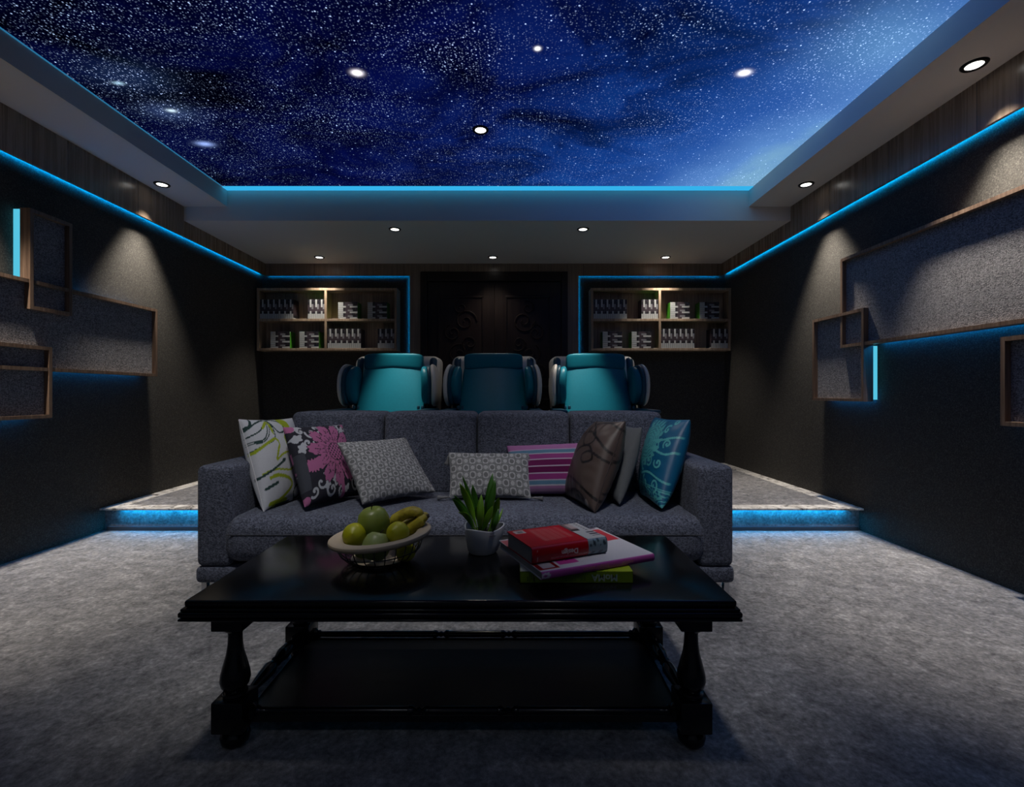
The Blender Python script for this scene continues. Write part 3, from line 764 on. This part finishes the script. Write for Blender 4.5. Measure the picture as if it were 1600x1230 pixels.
def p_damask(U, V):
    c = base(U, (.022,.022,.032)); K = (.40,.13,.27); Wh = (.42,.44,.48); Dk = (.022,.022,.032)
    x = U-.60; y = V-.56; r = np.hypot(x, y); a = np.arctan2(y, x)
    def scroll(cx, cy, r0, a0, turns, w, k, n=30, sy=1):
        pts = [(cx+r0*(1-t/n)*math.cos(a0+turns*6.283*t/n), cy+sy*r0*(1-t/n)*math.sin(a0+turns*6.283*t/n)) for t in range(n)]
        put(c, sdist(U, V, pts) < w, k)
    for cx, cy, r0, a0, tn in ((.30,.86,.09,3,1.2), (.20,.72,.08,0,-1.2), (.16,.90,.06,1,1.1), (.40,.93,.08,4,1.0), (.42,.10,.10,2,1.3), (.25,.20,.11,1,-1.0), (.14,.12,.07,4,1.0), (.60,.05,.08,0,1.2), (.90,.12,.09,2,1.2), (.92,.92,.1,3,-1.2), (.78,.95,.07,5,1.2), (.95,.3,.06,1,1.2), (.06,.78,.05,1,1)):
        scroll(cx, cy, r0, a0, tn, .014, Wh)
    for cx, cy, rx, ry, an in ((.08,.80,.07,.05,.3), (.10,.66,.05,.07,-.4), (.50,.20,.05,.08,.4), (.10,.95,.08,.04,0), (.35,.16,.04,.07,-.6), (.88,.88,.08,.04,.8), (.7,.08,.06,.03,.7)):
        xx = (U-cx)*math.cos(an)+(V-cy)*math.sin(an); yy = -(U-cx)*math.sin(an)+(V-cy)*math.cos(an)
        put(c, np.hypot(xx/rx, yy/ry) < 1+.2*np.sin(np.arctan2(yy, xx)*5), Wh)
    # flower: rings of petals, dark gaps
    for R0, nP, ph in ((.44, 11, .2), (.30, 13, .0), (.19, 11, .3)):
        w = np.abs(np.sin((a+ph)*nP/2)); R = R0*(.62+.38*w**.6) + .015*np.sin(a*nP*4)
        put(c, r < R+.012, Dk); put(c, (r < R) & (w > .22), K)
        vein = np.abs(np.sin((a+ph)*nP/2-math.pi/2)) < .10
        put(c, (r < R*.8) & (r > R*.55) & vein, Dk)
    q = (np.sin(x*105)*np.sin(y*105) > -.25) & (r < .12); put(c, r < .13, Dk); put(c, q, K)
    d = np.hypot((U-.18)/.15, (V-.42)/.075); put(c, (d < 1+.15*np.sin(12*np.arctan2(V-.42, U-.18))), K)
    put(c, sdist(U, V, [(.62,.2),(.63,.1),(.64,.0)]) < .03, K)
    put(c, np.hypot(U-.04, V-.97) < .07, K); put(c, (np.hypot(U-.03, V-.04) < .05), K); put(c, np.hypot(U-.97, V-.98) < .05, K)
    put(c, (U < .10) & (V < .60) & (V > .15), (.05,.055,.07))
    return c
def checker(nx, ny, L=(.40,.405,.41), D=(.17,.175,.18), skew=0):
    def f(U, V):
        u = U*nx; v = V*ny; i = np.floor(u).astype(int); j = np.floor(v).astype(int)
        fu = u-i-.5; fv = v-j-.5; par = ((i+j) % 2 == 0)
        c = base(U, D); c[~par] = L
        rr = (fu**4+fv**4)**.25
        put(c, par & (rr < .40), L); put(c, par & (rr < .37), tuple(x*.95 for x in D))
        put(c, par & (np.hypot(fu, fv) < .30), L)
        put(c, (~par) & (np.hypot(fu, fv) < .33), tuple(x*.9 for x in D))
        put(c, (~par) & (rr > .46), D)
        return c
    return f
def p_stripe(U, V):
    c = base(U, (.30,.13,.30))
    bands = [(0,.08,(.22,.13,.24)),(.08,.13,(.30,.14,.30)),(.13,.15,(.45,.42,.5)),(.15,.23,(.10,.22,.33)),(.23,.25,(.42,.42,.5)),(.25,.36,(.27,.035,.19)),(.36,.385,(.5,.42,.52)),
             (.385,.50,(.12,.006,.07)),(.50,.525,(.5,.42,.52)),(.525,.64,(.15,.01,.09)),(.64,.665,(.5,.42,.52)),(.665,.76,(.30,.05,.22)),(.76,.785,(.48,.45,.52)),(.785,.855,(.10,.22,.33)),(.855,.875,(.45,.35,.5)),(.875,1.01,(.38,.15,.35))]
    for a, b_, k in bands: put(c, (V >= a) & (V < b_), k)
    return c
def p_brown(U, V):
    c = base(U, (.085,.060,.052)); D = (.008,.006,.006)
    for pts, w in (([(0,.9),(.3,.96),(.6,.85),(.75,.7),(.55,.62),(.4,.75),(.5,.9),(.8,.95),(1,.9)], .010), ([(0,.55),(.25,.75),(.55,.8),(.85,.70),(1,.62)], .011), ([(.2,.2),(.35,.45),(.45,.58),(.7,.62),(.85,.5),(.7,.42),(.6,.5),(.75,.56),(1,.52)], .011),
                   ([(0,.12),(.3,.22),(.6,.2),(1,.12)], .012), ([(0,.2),(.2,.3),(.3,.5),(.2,.75)], .010), ([(.4,.02),(.5,.1),(.75,.1),(.9,.02)], .010), ([(.55,.0),(.65,.05),(.8,.04)], .02)):
        put(c, sdist(U, V, cr(pts)) < w*1.25, D)
    put(c, (np.hypot(U-.88, V-.04) < .035), (.35,.3,.27))
    return c
def p_grey(U, V): return base(U, (.12,.128,.14))
def p_teal(U, V):
    c = base(U, (.0,.10,.22)); K = (.09,.40,.42); K2 = (.03,.22,.28)
    x = (U-.46)*.85; y = (V-.68)*.9; r = np.hypot(x, y); a = np.arctan2(y, x)
    put(c, (r < .20), K2)
    for R in (.05,.085,.125,.165,.20): put(c, np.abs(r-R-.006*np.sin(a*9)) < .009, K)
    put(c, (r > .21) & (r < .25+.03*np.abs(np.sin(a*9))) & (np.sin(a*18) > -.3), K)
    for cx, cy, r0, a0, tn in ((.62,.80,.07,0,1.4), (.70,.62,.08,2,-1.3), (.66,.46,.07,4,1.3), (.80,.85,.06,1,1.2), (.85,.45,.07,3,1.2), (.50,.40,.07,5,-1.2), (.30,.38,.07,0,1.2), (.62,.2,.08,2,1.3), (.85,.2,.08,5,1.2), (.12,.45,.06,2,1.2), (.9,.68,.06,4,-1.3), (.25,.92,.06,0,1.2), (.88,.96,.05,2,1.0), (.4,.24,.06,1,1.2)):
        n = 26; pts = [(cx+r0*(1-t/n)*math.cos(a0+tn*6.283*t/n), cy+r0*(1-t/n)*math.sin(a0+tn*6.283*t/n)) for t in range(n)]
        put(c, sdist(U, V, pts) < .011, K)
    for pts in ([(.5,.55),(.62,.6),(.9,.56),(1,.6)], [(.45,.28),(.7,.32),(1,.26)], [(.6,.7),(.8,.72),(1,.78)]): put(c, sdist(U, V, cr(pts)) < .012, K)
    put(c, (V < .17) & (np.sin(U*60+3*np.sin(V*50))*np.sin(V*75+2*np.sin(U*30)) > -.1), K); put(c, np.abs(V-.18) < .008, K)
    return c
def cor(*a): return [P(*q) for q in a]
pillow('white pillow with lime and black loops, leaning on the left armrest', cor((412,800,2.16),(476,780,2.50),(456,654,2.56),(373,656,2.27)), .15, p_white, pipe=(.5,.5,.52), seed=3, conc=.04)
pillow('black pillow with a big pink damask flower, beside the white and lime one', cor((476,793,2.14),(561,774,2.44),(534,664,2.60),(442,668,2.30)), .13, p_damask, n=170, seed=5, conc=.045)
pillow('large square grey pillow with a circle grid, tilted against the dark floral one', cor((566,789,2.18),(681,769,2.42),(634,684,2.60),(526,692,2.33)), .12, checker(13,12), n=170, seed=8, conc=.06)
P4c = cor((703,777,2.37),(829,778,2.37),(825,709,2.50),(702,708,2.50))
p4 = pillow('small rectangular grey pillow with tasselled corners in the sofa middle', P4c, .10, checker(12,6), n=170, seed=9, conc=.03, pipe=(.3,.31,.32))
for i, (q, dirv) in enumerate(zip(P4c, ((-1,-.15,-.02),(1,-.15,-.02),(.22,-.25,-1),(-.2,-.22,-1)))):
    d = Vector(dirv).normalized(); b = BM(); a = q
    tube(b, [a, a+d*.012, a+d*.020, a+d*.03, a+d*.058, a+d*.062], [.003,.003,.008,.006,.013,.010], 10)
    obj('tassel', b, plain('tassel_thread', (.14,.14,.145), .9), p4)
pillow('pink and purple striped pillow with blue bands behind the brown one', cor((797,773,2.45),(948,773,2.45),(945,690,2.56),(792,697,2.56)), .10, p_stripe, n=110, seed=11, conc=.035)
pillow('shiny brown pillow with black swirling lines, left of the plain grey one', cor((884,776,2.50),(929,801,2.13),(977,659,2.26),(932,659,2.60)), .19, p_brown, mat='satin', n=130, seed=13, conc=.04, pipe=(.03,.02,.02), wr=.007)
pillow('plain grey pillow squeezed behind the brown one', cor((940,772,2.56),(968,789,2.24),(1003,668,2.36),(972,663,2.64)), .11, p_grey, n=60, seed=15)
pillow('teal blue pillow with pale damask medallion, leaning on the right armrest', cor((1003,774,2.52),(1034,795,2.14),(1078,656,2.27),(1024,652,2.62)), .16, p_teal, mat='satin', n=170, seed=17, conc=.04)

# ------------------------------------------------------------------ fruit bowl
bc = Vector((-.4155, 1.52, ZT)); tilt = .085
bw = thing('fruit_bowl', 'oval wire fruit bowl with a thick cream rim on the black table', 'fruit bowl', bc)
def tl(b):
    for v in b.verts: v.co.z += v.co.x*tilt*max(0, min(1, v.co.z/.07))
    return b
b = BM(); rings = []
n = 64
prof = [(.150+.009*math.cos(q*math.pi/6)*2.5 if 0 else .134+.024*math.copysign(abs(math.cos(q*math.pi/8))**.7, math.cos(q*math.pi/8)), .077+.011*math.copysign(abs(math.sin(q*math.pi/8))**.8, math.sin(q*math.pi/8)) + .004*math.cos(q*math.pi/8)) for q in range(16)]
for r, h in prof:
    rings.append([b.verts.new((r*math.cos(2*math.pi*k/n), r*math.sin(2*math.pi*k/n), h)) for k in range(n)])
for i in range(16):
    for k in range(n): b.faces.new((rings[i][k], rings[i][(k+1)%n], rings[(i+1)%16][(k+1)%n], rings[(i+1)%16][k]))
bmesh.ops.recalc_face_normals(b, faces=b.faces)
obj('rim', tl(b), M['rimm'], bw, local=True)
b = BM()
for k in range(26):
    a = 2*math.pi*k/26; ca, sa = math.cos(a), math.sin(a)
    tube(b, [(ca*r, sa*r, h) for r, h in ((.132,.074),(.130,.055),(.122,.035),(.105,.016),(.080,.005),(.05,.003))], .0017, 6)
for r, h in ((.080,.003),(.05,.003),(.1225,.036)):
    tube(b, [(r*math.cos(2*math.pi*k/48), r*math.sin(2*math.pi*k/48), h) for k in range(48)], .0018, 6, closed=True)
obj('wire_cage', tl(b), M['wire'], bw, local=True)
b = BM(); lathe(b, [(.0001,.006),(.06,.006),(.088,.012),(.090,.013),(.06,.009),(.0001,.009)], n=32, cap=False); obj('base_plate', b, M['rimm'], bw, local=True)
def fruit(name, label, cat, loc, r, mat, prof=None, rot=(0,0,0), stem=True, group=None):
    t = thing(name, label, cat, loc); t.rotation_euler = rot
    if group: t['group'] = group
    b = BM(); pr = prof or [(.0001,.82),(.10,.87),(.28,.95),(.55,.92),(.82,.68),(.98,.25),(1.0,-.05),(.93,-.42),(.75,-.74),(.48,-.93),(.22,-.96),(.0001,-.88)]
    lathe(b, [(a*r, h*r) for a, h in pr], n=28, cap=False); obj('skin', b, mat, t, local=True, ang=80)
    if stem:
        b = BM(); tube(b, [(0,0,.80*r),(.002,0,1.0*r),(.008,0,1.2*r)], [.0016,.0015,.0022], 6); obj('stem', b, M['stem'], t, local=True)
    return t
ball = [(.0001,1.06),(.10,1.03),(.25,.96),(.5,.87),(.77,.64),(.96,.28),(1.0,-.02),(.95,-.32),(.76,-.66),(.5,-.87),(.25,-.97),(.10,-1.03),(.0001,-1.06)]
G = 'fruits in the wire bowl'
def FP(px, py, Y): return P(px, py, Y)
fruit('apple', 'large green apple with stem, topmost in the fruit bowl', 'apple', FP(584,817,1.525), .050, M['apple'], rot=(.12,-.15,0), group=G)
fruit('lime', 'yellow round citrus at the left side of the bowl', 'citrus fruit', FP(554,836,1.48), .0365, M['lemon'], ball, rot=(1.2,.3,0), stem=False, group=G)
fruit('lime', 'yellow round citrus right of the green apple', 'citrus fruit', FP(621.5,833,1.455), .0345, M['lemon'], ball, rot=(1.0,-.5,0), stem=False, group=G)
fruit('apple', 'pale green apple half hidden behind the front rim', 'apple', FP(588,854,1.44), .042, M['apple2'], rot=(-.3,.2,0), group=G)
fruit('lime', 'yellow citrus low in the bowl, seen through the wires on the right', 'citrus fruit', FP(634,862,1.50), .031, M['lemon'], ball, rot=(.6,.2,0), stem=False, group=G)
fruit('apple', 'green apple low in the bowl, under the left citrus', 'apple', FP(573,863,1.545), .037, M['apple'], rot=(.6,.2,0), stem=False, group=G)
bn = thing('banana_bunch', 'bunch of ripe bananas resting on the right side of the bowl rim', 'bananas', FP(650,815,1.55), group=G)
for pts in ([(604,824,1.57),(618,812,1.57),(634,803,1.565),(648,800,1.56),(655,806,1.555),(652,812,1.55)],
            [(612,836,1.60),(628,826,1.60),(642,819,1.59),(654,812,1.58),(664,807,1.57),(669,806,1.565)],
            [(618,846,1.56),(632,834,1.56),(645,824,1.555),(655,816,1.55),(662,811,1.55),(667,812,1.55)]):
    w = [P(*q) for q in pts]; xs = cr([tuple(q)[:3] for q in w], 6)
    nn = len(xs); rad = [.019*min(1, .25+ (k/nn)*4)*(1 if k < nn*.72 else max(.33, 1-(k-nn*.72)/(nn*.28)*.75)) for k in range(nn)]
    b = BM(); tube(b, xs, rad, 7); bm_s = obj('banana', b, M['banana'], bn, ang=60)
b = BM(); tube(b, [P(664,808,1.562), P(670,806,1.56)], [.008,.006], 7); obj('stalk', b, M['stem'], bn)

# ------------------------------------------------------------------ potted plant
pc = Vector((-.098, 1.60, ZT))
pp = thing('potted_plant', 'small green leafy plant in a grey rounded pot on the table', 'potted plant', pc)
def tri(a, k): # rounded triangle outline, corner to the right
    return 1 + k*math.cos(3*(a-.15))
b = BM(); rings = []; n = 48
pr = [(.030,0,.0),(.044,.001,.0),(.050,.008,.02),(.056,.03,.05),(.062,.055,.08),(.066,.082,.12),(.0655,.0835,.12),(.062,.082,.12),(.060,.06,.10),(.03,.055,.1)]
for r, h, k in pr: rings.append([b.verts.new((r*tri(2*math.pi*j/n,k)*math.cos(2*math.pi*j/n), r*tri(2*math.pi*j/n,k)*math.sin(2*math.pi*j/n), h + (.006*math.cos(3*(2*math.pi*j/n-.15)) if h > .07 else 0))) for j in range(n)])
for i in range(len(pr)-1):
    for j in range(n): b.faces.new((rings[i][j], rings[i][(j+1)%n], rings[i+1][(j+1)%n], rings[i+1][j]))
b.faces.new(rings[0][::-1]); bmesh.ops.recalc_face_normals(b, faces=b.faces)
pot = obj('pot', b, M['pot'], pp, local=True)
b = BM(); tube(b, [(.064*tri(2*math.pi*j/n,.12)*math.cos(2*math.pi*j/n), .064*tri(2*math.pi*j/n,.12)*math.sin(2*math.pi*j/n), .084+.006*math.cos(3*(2*math.pi*j/n-.15))) for j in range(n)], .0022, 6, closed=True)
obj('rim', b, M['potrim'], pot, local=True)
b = BM(); lathe(b, [(.0001,.072),(.03,.071),(.060,.066)], n=24, cap=False); obj('soil', b, M['soil'], pp, local=True)
def leaf(base_, tip, wid, bend, mat, side=None, fold=.25):
    base_ = Vector(base_); tip = Vector(tip); d = tip-base_; L = d.length
    s = Vector(side) if side else Vector((1,0,0)); s = (s - d*s.dot(d)/L**2).normalized(); nrm = d.cross(s).normalized()
    b = BM(); uvl = b.loops.layers.uv.new('UVMap'); N = 12; rows = []
    for i in range(N+1):
        t = i/N; w = wid*(math.sin(math.pi*min(1, t**1.35)))**.8*min(1, .25+t*2) if 0 < t < 1 else 0
        w = max(w, .0016 if t < .6 else .0004)
        c = base_ + d*t + nrm*bend*math.sin(math.pi*t)*L + Vector((0,0,-1))*abs(bend)*.3*L*t*t
        rows.append([(b.verts.new(c + s*w*q + nrm*w*fold*abs(q)), q, t) for q in (-1,-.5,0,.5,1)])
    for i in range(N):
        for j in range(4):
            vs = [rows[i][j], rows[i][j+1], rows[i+1][j+1], rows[i+1][j]]
            f = b.faces.new([v[0] for v in vs])
            for lp, v in zip(f.loops, vs): lp[uvl].uv = (v[1]*.5+.5, v[2])
    o = obj('leaf', b, mat, pp, local=True); m = o.modifiers.new('thickness', 'SOLIDIFY'); m.thickness = .0006
def lw(px, py, dy=0): q = P(px, py, 1.60+dy); return q-pc
LF = [((748,828),(718,752,-.02),.011,.08,'leaf'), ((752,828),(722,742,.02),.006,.02,'leafd'), ((756,826),(770,735,.02),.011,-.10,'leafd'), ((758,826),(774,746,-.01),.011,-.08,'leafd'),
      ((742,828),(707,776,0),.010,.10,'leafd'), ((744,830),(709,770,.03),.008,.12,'leafd'), ((751,832),(752,768,-.04),.011,-.15,'leaf'), ((746,832),(716,796,-.03),.008,.22,'leaf'),
      ((752,832),(770,789,-.04),.010,-.05,'leaf'), ((766,828),(780,774,-.02),.010,.12,'leaf'), ((768,828),(779,790,-.05),.008,-.2,'leafd'), ((770,828),(786,790,.0),.004,-.2,'leaf'),
      ((738,826),(724,790,.04),.008,.1,'leafd'), ((760,824),(764,760,.04),.010,.05,'leafd'), ((770,824),(776,780,.04),.010,.05,'leafd'), ((748,826),(738,756,.03),.010,.03,'leafd'),
      ((762,830),(781,790,-.03),.006,.1,'leaf'), ((754,830),(744,790,-.02),.009,.05,'leafd'), ((756,830),(762,780,-.02),.009,.05,'leafd'), ((766,830),(776,806,-.04),.006,.1,'leafd'), ((742,830),(727,800,-.02),.006,.1,'leafd')]
for (bx, by), (tx, ty, td), w, bd, mt in LF:
    b0 = lw(bx, by); b0.z = .066; b0.y = max(-.035, min(.035, td*.5))
    leaf(b0, lw(tx, ty, td), w*1.12, bd*1.5, M[mt])

# ------------------------------------------------------------------ books
def text_mesh(s, size, extrude=.0002, align='CENTER', bold=0):
    cu = bpy.data.curves.new('t', 'FONT'); cu.body = s; cu.size = size; cu.extrude = extrude; cu.align_x = align; cu.align_y = 'CENTER'; cu.offset = bold
    o = bpy.data.objects.new('t', cu); C.objects.link(o); bpy.context.view_layer.update()
    me = bpy.data.meshes.new_from_object(o.evaluated_get(bpy.context.evaluated_depsgraph_get()))
    bpy.data.objects.remove(o); return me
def grid_face(nx, ny, x0, x1, y0, y1, z, paint):
    g = np.linspace(0,1,nx); h = np.linspace(0,1,ny); U, V = np.meshgrid(g, h, indexing='xy')
    co = np.stack([x0+(x1-x0)*U, y0+(y1-y0)*V, np.full(U.shape, z)], -1).reshape(-1,3)
    idx = np.arange(nx*ny).reshape(ny,nx); q = np.stack([idx[:-1,:-1], idx[:-1,1:], idx[1:,1:], idx[1:,:-1]], -1).reshape(-1,4)
    me = bpy.data.meshes.new('cover'); me.from_pydata(co.tolist(), [], q.tolist())
    at = me.color_attributes.new('col', 'FLOAT_COLOR', 'POINT'); c = paint(U, V).reshape(-1,3)
    at.data.foreach_set('color', np.concatenate([c, np.ones((len(c),1))], 1).astype(np.float32).ravel())
    return me
def spine_mesh(x0, x1, y0, h, bulge, paint, nx=120, ny=14):
    g = np.linspace(0,1,nx); hh = np.linspace(0,1,ny); U, V = np.meshgrid(g, hh, indexing='xy')
    yy = y0 - bulge*np.sqrt(np.clip(1-(2*V-1)**2, 0, 1))
    co = np.stack([x0+(x1-x0)*U, yy, h*V], -1).reshape(-1,3)
    idx = np.arange(nx*ny).reshape(ny,nx); q = np.stack([idx[:-1,:-1], idx[:-1,1:], idx[1:,1:], idx[1:,:-1]], -1).reshape(-1,4)
    me = bpy.data.meshes.new('spine'); me.from_pydata(co.tolist(), [], q.tolist())
    at = me.color_attributes.new('col', 'FLOAT_COLOR', 'POINT'); c = paint(U, V).reshape(-1,3)
    at.data.foreach_set('color', np.concatenate([c, np.ones((len(c),1))], 1).astype(np.float32).ravel())
    return me
def book(label, loc, rot, W, D, Hh, top, spine, texts, bulge, covm, cov=.0022, nt=(120,90)):
    t = thing('book', label, 'book', loc, rot, 'books piled on the coffee table')
    b = BM(); box(b, -W/2+.003, W/2-.003, -D/2+.001, D/2-.003, cov, Hh-cov); obj('page_block', b, M['pages'], t, local=True, smooth=False)
    b = BM(); box(b, -W/2, W/2, -D/2, D/2, 0, cov); box(b, -W/2, W/2, -D/2, D/2, Hh-cov, Hh-.0001)
    obj('cover', b, covm, t, local=True, smooth=False)
    o = obj('cover_print', grid_face(nt[0], nt[1], -W/2, W/2, -D/2, D/2, Hh+.0002, top), M['cover'], t, local=True, smooth=False)
    o.modifiers.new('thickness', 'SOLIDIFY').thickness = .0003
    o = obj('spine', spine_mesh(-W/2, W/2, -D/2, Hh, bulge, spine), M['cover'], t, local=True)
    o.modifiers.new('thickness', 'SOLIDIFY').thickness = .0012
    for s, size, x, z, mt, bold, sx in texts:
        me = text_mesh(s, size, bold=bold)
        zz = (2*z/Hh-1); y = -D/2-bulge*math.sqrt(max(0, 1-zz*zz))-.0009
        # upside down on the spine
        mat = Matrix.Translation((x, y, z)) @ Matrix.Rotation(math.pi, 4, 'Y') @ Matrix.Rotation(math.pi/2, 4, 'X') @ Matrix.Diagonal((sx,1,1,1))
        me.transform(mat); obj('lettering', me, mt, t, local=True, smooth=False)
    return t
TX = lambda n, c: plain(n, c, .4, var=.02)
def solid(k): return lambda U, V: base(U, k)
def g_top(U, V):
    c = base(U, (.30,.40,.02)); put(c, (U < .1) & (V < .25), (.40,.42,.38)); put(c, (U > .58) & (U < .66) & (V < .09), (.02,.03,.05)); return c
def g_sp(U, V):
    c = base(U, (.15,.24,.01))
    for x, a, b_ in ((.055,.15,.85),(.07,.2,.6),(.085,.1,.9),(.10,.3,.8),(.115,.2,.7),(.125,.15,.5)): put(c, (np.abs(U-x) < .0035) & (V > a) & (V < b_), (.02,.04,.01))
    return c
GH = .0335
book('bottom book, lime green with grey upside-down letters on its spine', (.1793, 1.332+.115, ZT), 0, .3126, .23, GH, g_top, g_sp,
     [('MoMA', .026, .078, GH*.5, TX('grey_ink', (.26,.34,.28)), .0007, 1), ('Highlights', .021, -.012, GH*.5, TX('green_ink', (.05,.10,.02)), 0, .9)], .0, TX('lime_cover', (.27,.38,.02)))
PH = .0215
def k_top(U, V):
    c = base(U, (.50,.50,.56))
    def rect(a, b_, d, e, k): put(c, (U > a) & (U < b_) & (V > d) & (V < e), k)
    rect(.0,.17,.03,.30,(.20,.002,.006)); rect(.04,.14,.06,.20,(.42,.40,.44)); rect(.19,.36,.09,.30,(.45,.05,.28)); rect(.0,.12,.78,.97,(.45,.10,.12))
    rect(.78,.98,.52,.93,(.50,.03,.05)); rect(.62,.74,.45,.70,(.48,.36,.2)); rect(.82,.97,.97,1,(.06,.01,.05)); rect(.52,.66,.86,.97,(.05,.02,.06)); rect(.375,.378,.1,.3,(.2,.2,.25))
    rect(.40,.60,.75,.95,(.42,.1,.3))
    return c
def k_sp(U, V):
    c = base(U, (.33,.06,.27)); put(c, np.abs(np.hypot((U-.03)*8, V-.5)-.25) < .1, (.5,.45,.55)); put(c, (U > .05) & (U < .06) & (V > .15) & (V < .85), (.5,.45,.55)); return c
book('large thin book with magenta spine and white cover, middle of the pile', (.1875, 1.478, ZT+GH+.0008), math.radians(23.5), .371, .298, PH, k_top, k_sp,
     [('color', .016, .088, PH*.5, TX('gold_ink', (.38,.20,.14)), 0, 1.2), ('inspiration', .016, -.018, PH*.5, TX('gold_ink_b', (.38,.20,.14)), 0, 1.25)], .005, TX('white_cover', (.5,.5,.54)), nt=(180,140))
RH = .047
def r_top(U, V):
    c = base(U, (.42,.002,.010))
    for k, (a, b_) in enumerate(((.26,.33),(.35,.42),(.44,.50),(.52,.57),(.60,.66))):
        m = (U > a) & (U < b_) & (V > .2+.03*k*.5) & (V < .93) & (np.sin(U*560) > -.2); put(c, m, (.50,.12,.12))
    put(c, (U > .06) & (U < .2) & (V > .78) & (V < .95), (.5,.48,.48)); put(c, (U > .10) & (U < .17) & (V > .81) & (V < .91), (.15,.15,.16))
    put(c, U > .735, (.45,.46,.48)); put(c, (U > .735) & (U < .745), (.02,.01,.01))
    put(c, (U > .745) & (U < .87) & (V > .60), (.16,.11,.11)); put(c, (U > .79) & (U < .87) & (V > .66) & (V < .95), (.42,.33,.33)); put(c, (U > .745) & (U < .86) & (V > .52) & (V < .60), (.02,.02,.02))
    put(c, (U > .93) & (U < .96) & (V > .45) & (np.sin(V*75) > 0), (.02,.015,.03)); put(c, (U > .88) & (U < .99) & (V > .14) & (V < .40) & (np.sin(V*55) > -.1), (.03,.025,.04))
    return c
def r_sp(U, V):
    c = base(U, (.30,.001,.006)); put(c, U > .735, (.15,.21,.25))
    m = (U > .745) & (V > .55) & (np.sin(U*95+V*7)+np.sin(U*41-V*9) > .5); put(c, m, (.02,.035,.05)); put(c, (U > .745) & (V < .3) & (np.sin(U*60-V*12) > .2), (.05,.07,.09))
    put(c, (U > .06) & (U < .072) & (V > .12) & (V < .8) & (np.sin(V*90) > -.5), (.5,.35,.35)); return c
book('thick red book with a photo strip, top of the book pile', (.131, 1.447, ZT+GH+PH+.0017), math.radians(24), .2475, .165, RH, r_top, r_sp,
     [('Design', .020, -.005, RH*.50, TX('pale_ink', (.45,.40,.40)), .0004, 1), ('ARCHITECTURE INTERIOR FURNITURE LIGHTING', .0062, -.0, RH*.26, TX('pale_red_ink', (.42,.18,.18)), 0, .95)], .010, TX('red_cover', (.30,.002,.008)), nt=(200,120))

# ------------------------------------------------------------------ camera + world
cam = bpy.data.cameras.new('camera'); co = bpy.data.objects.new('camera', cam); C.objects.link(co)
co.location = (0,0,H); co.rotation_euler = (math.pi/2,0,0); cam.sensor_width = 36; cam.lens = 36*F/1600; cam.clip_start = .02
bpy.context.scene.camera = co
w = bpy.data.worlds.new('world'); bpy.context.scene.world = w; w.use_nodes = True
w.node_tree.nodes['Background'].inputs[0].default_value = (0,0,0,1); w.node_tree.nodes['Background'].inputs[1].default_value = 0
vs = bpy.context.scene.view_settings
vs.view_transform = 'Standard'; vs.look = 'None'; vs.gamma = 1; vs.exposure = 0; vs.use_curve_mapping = False
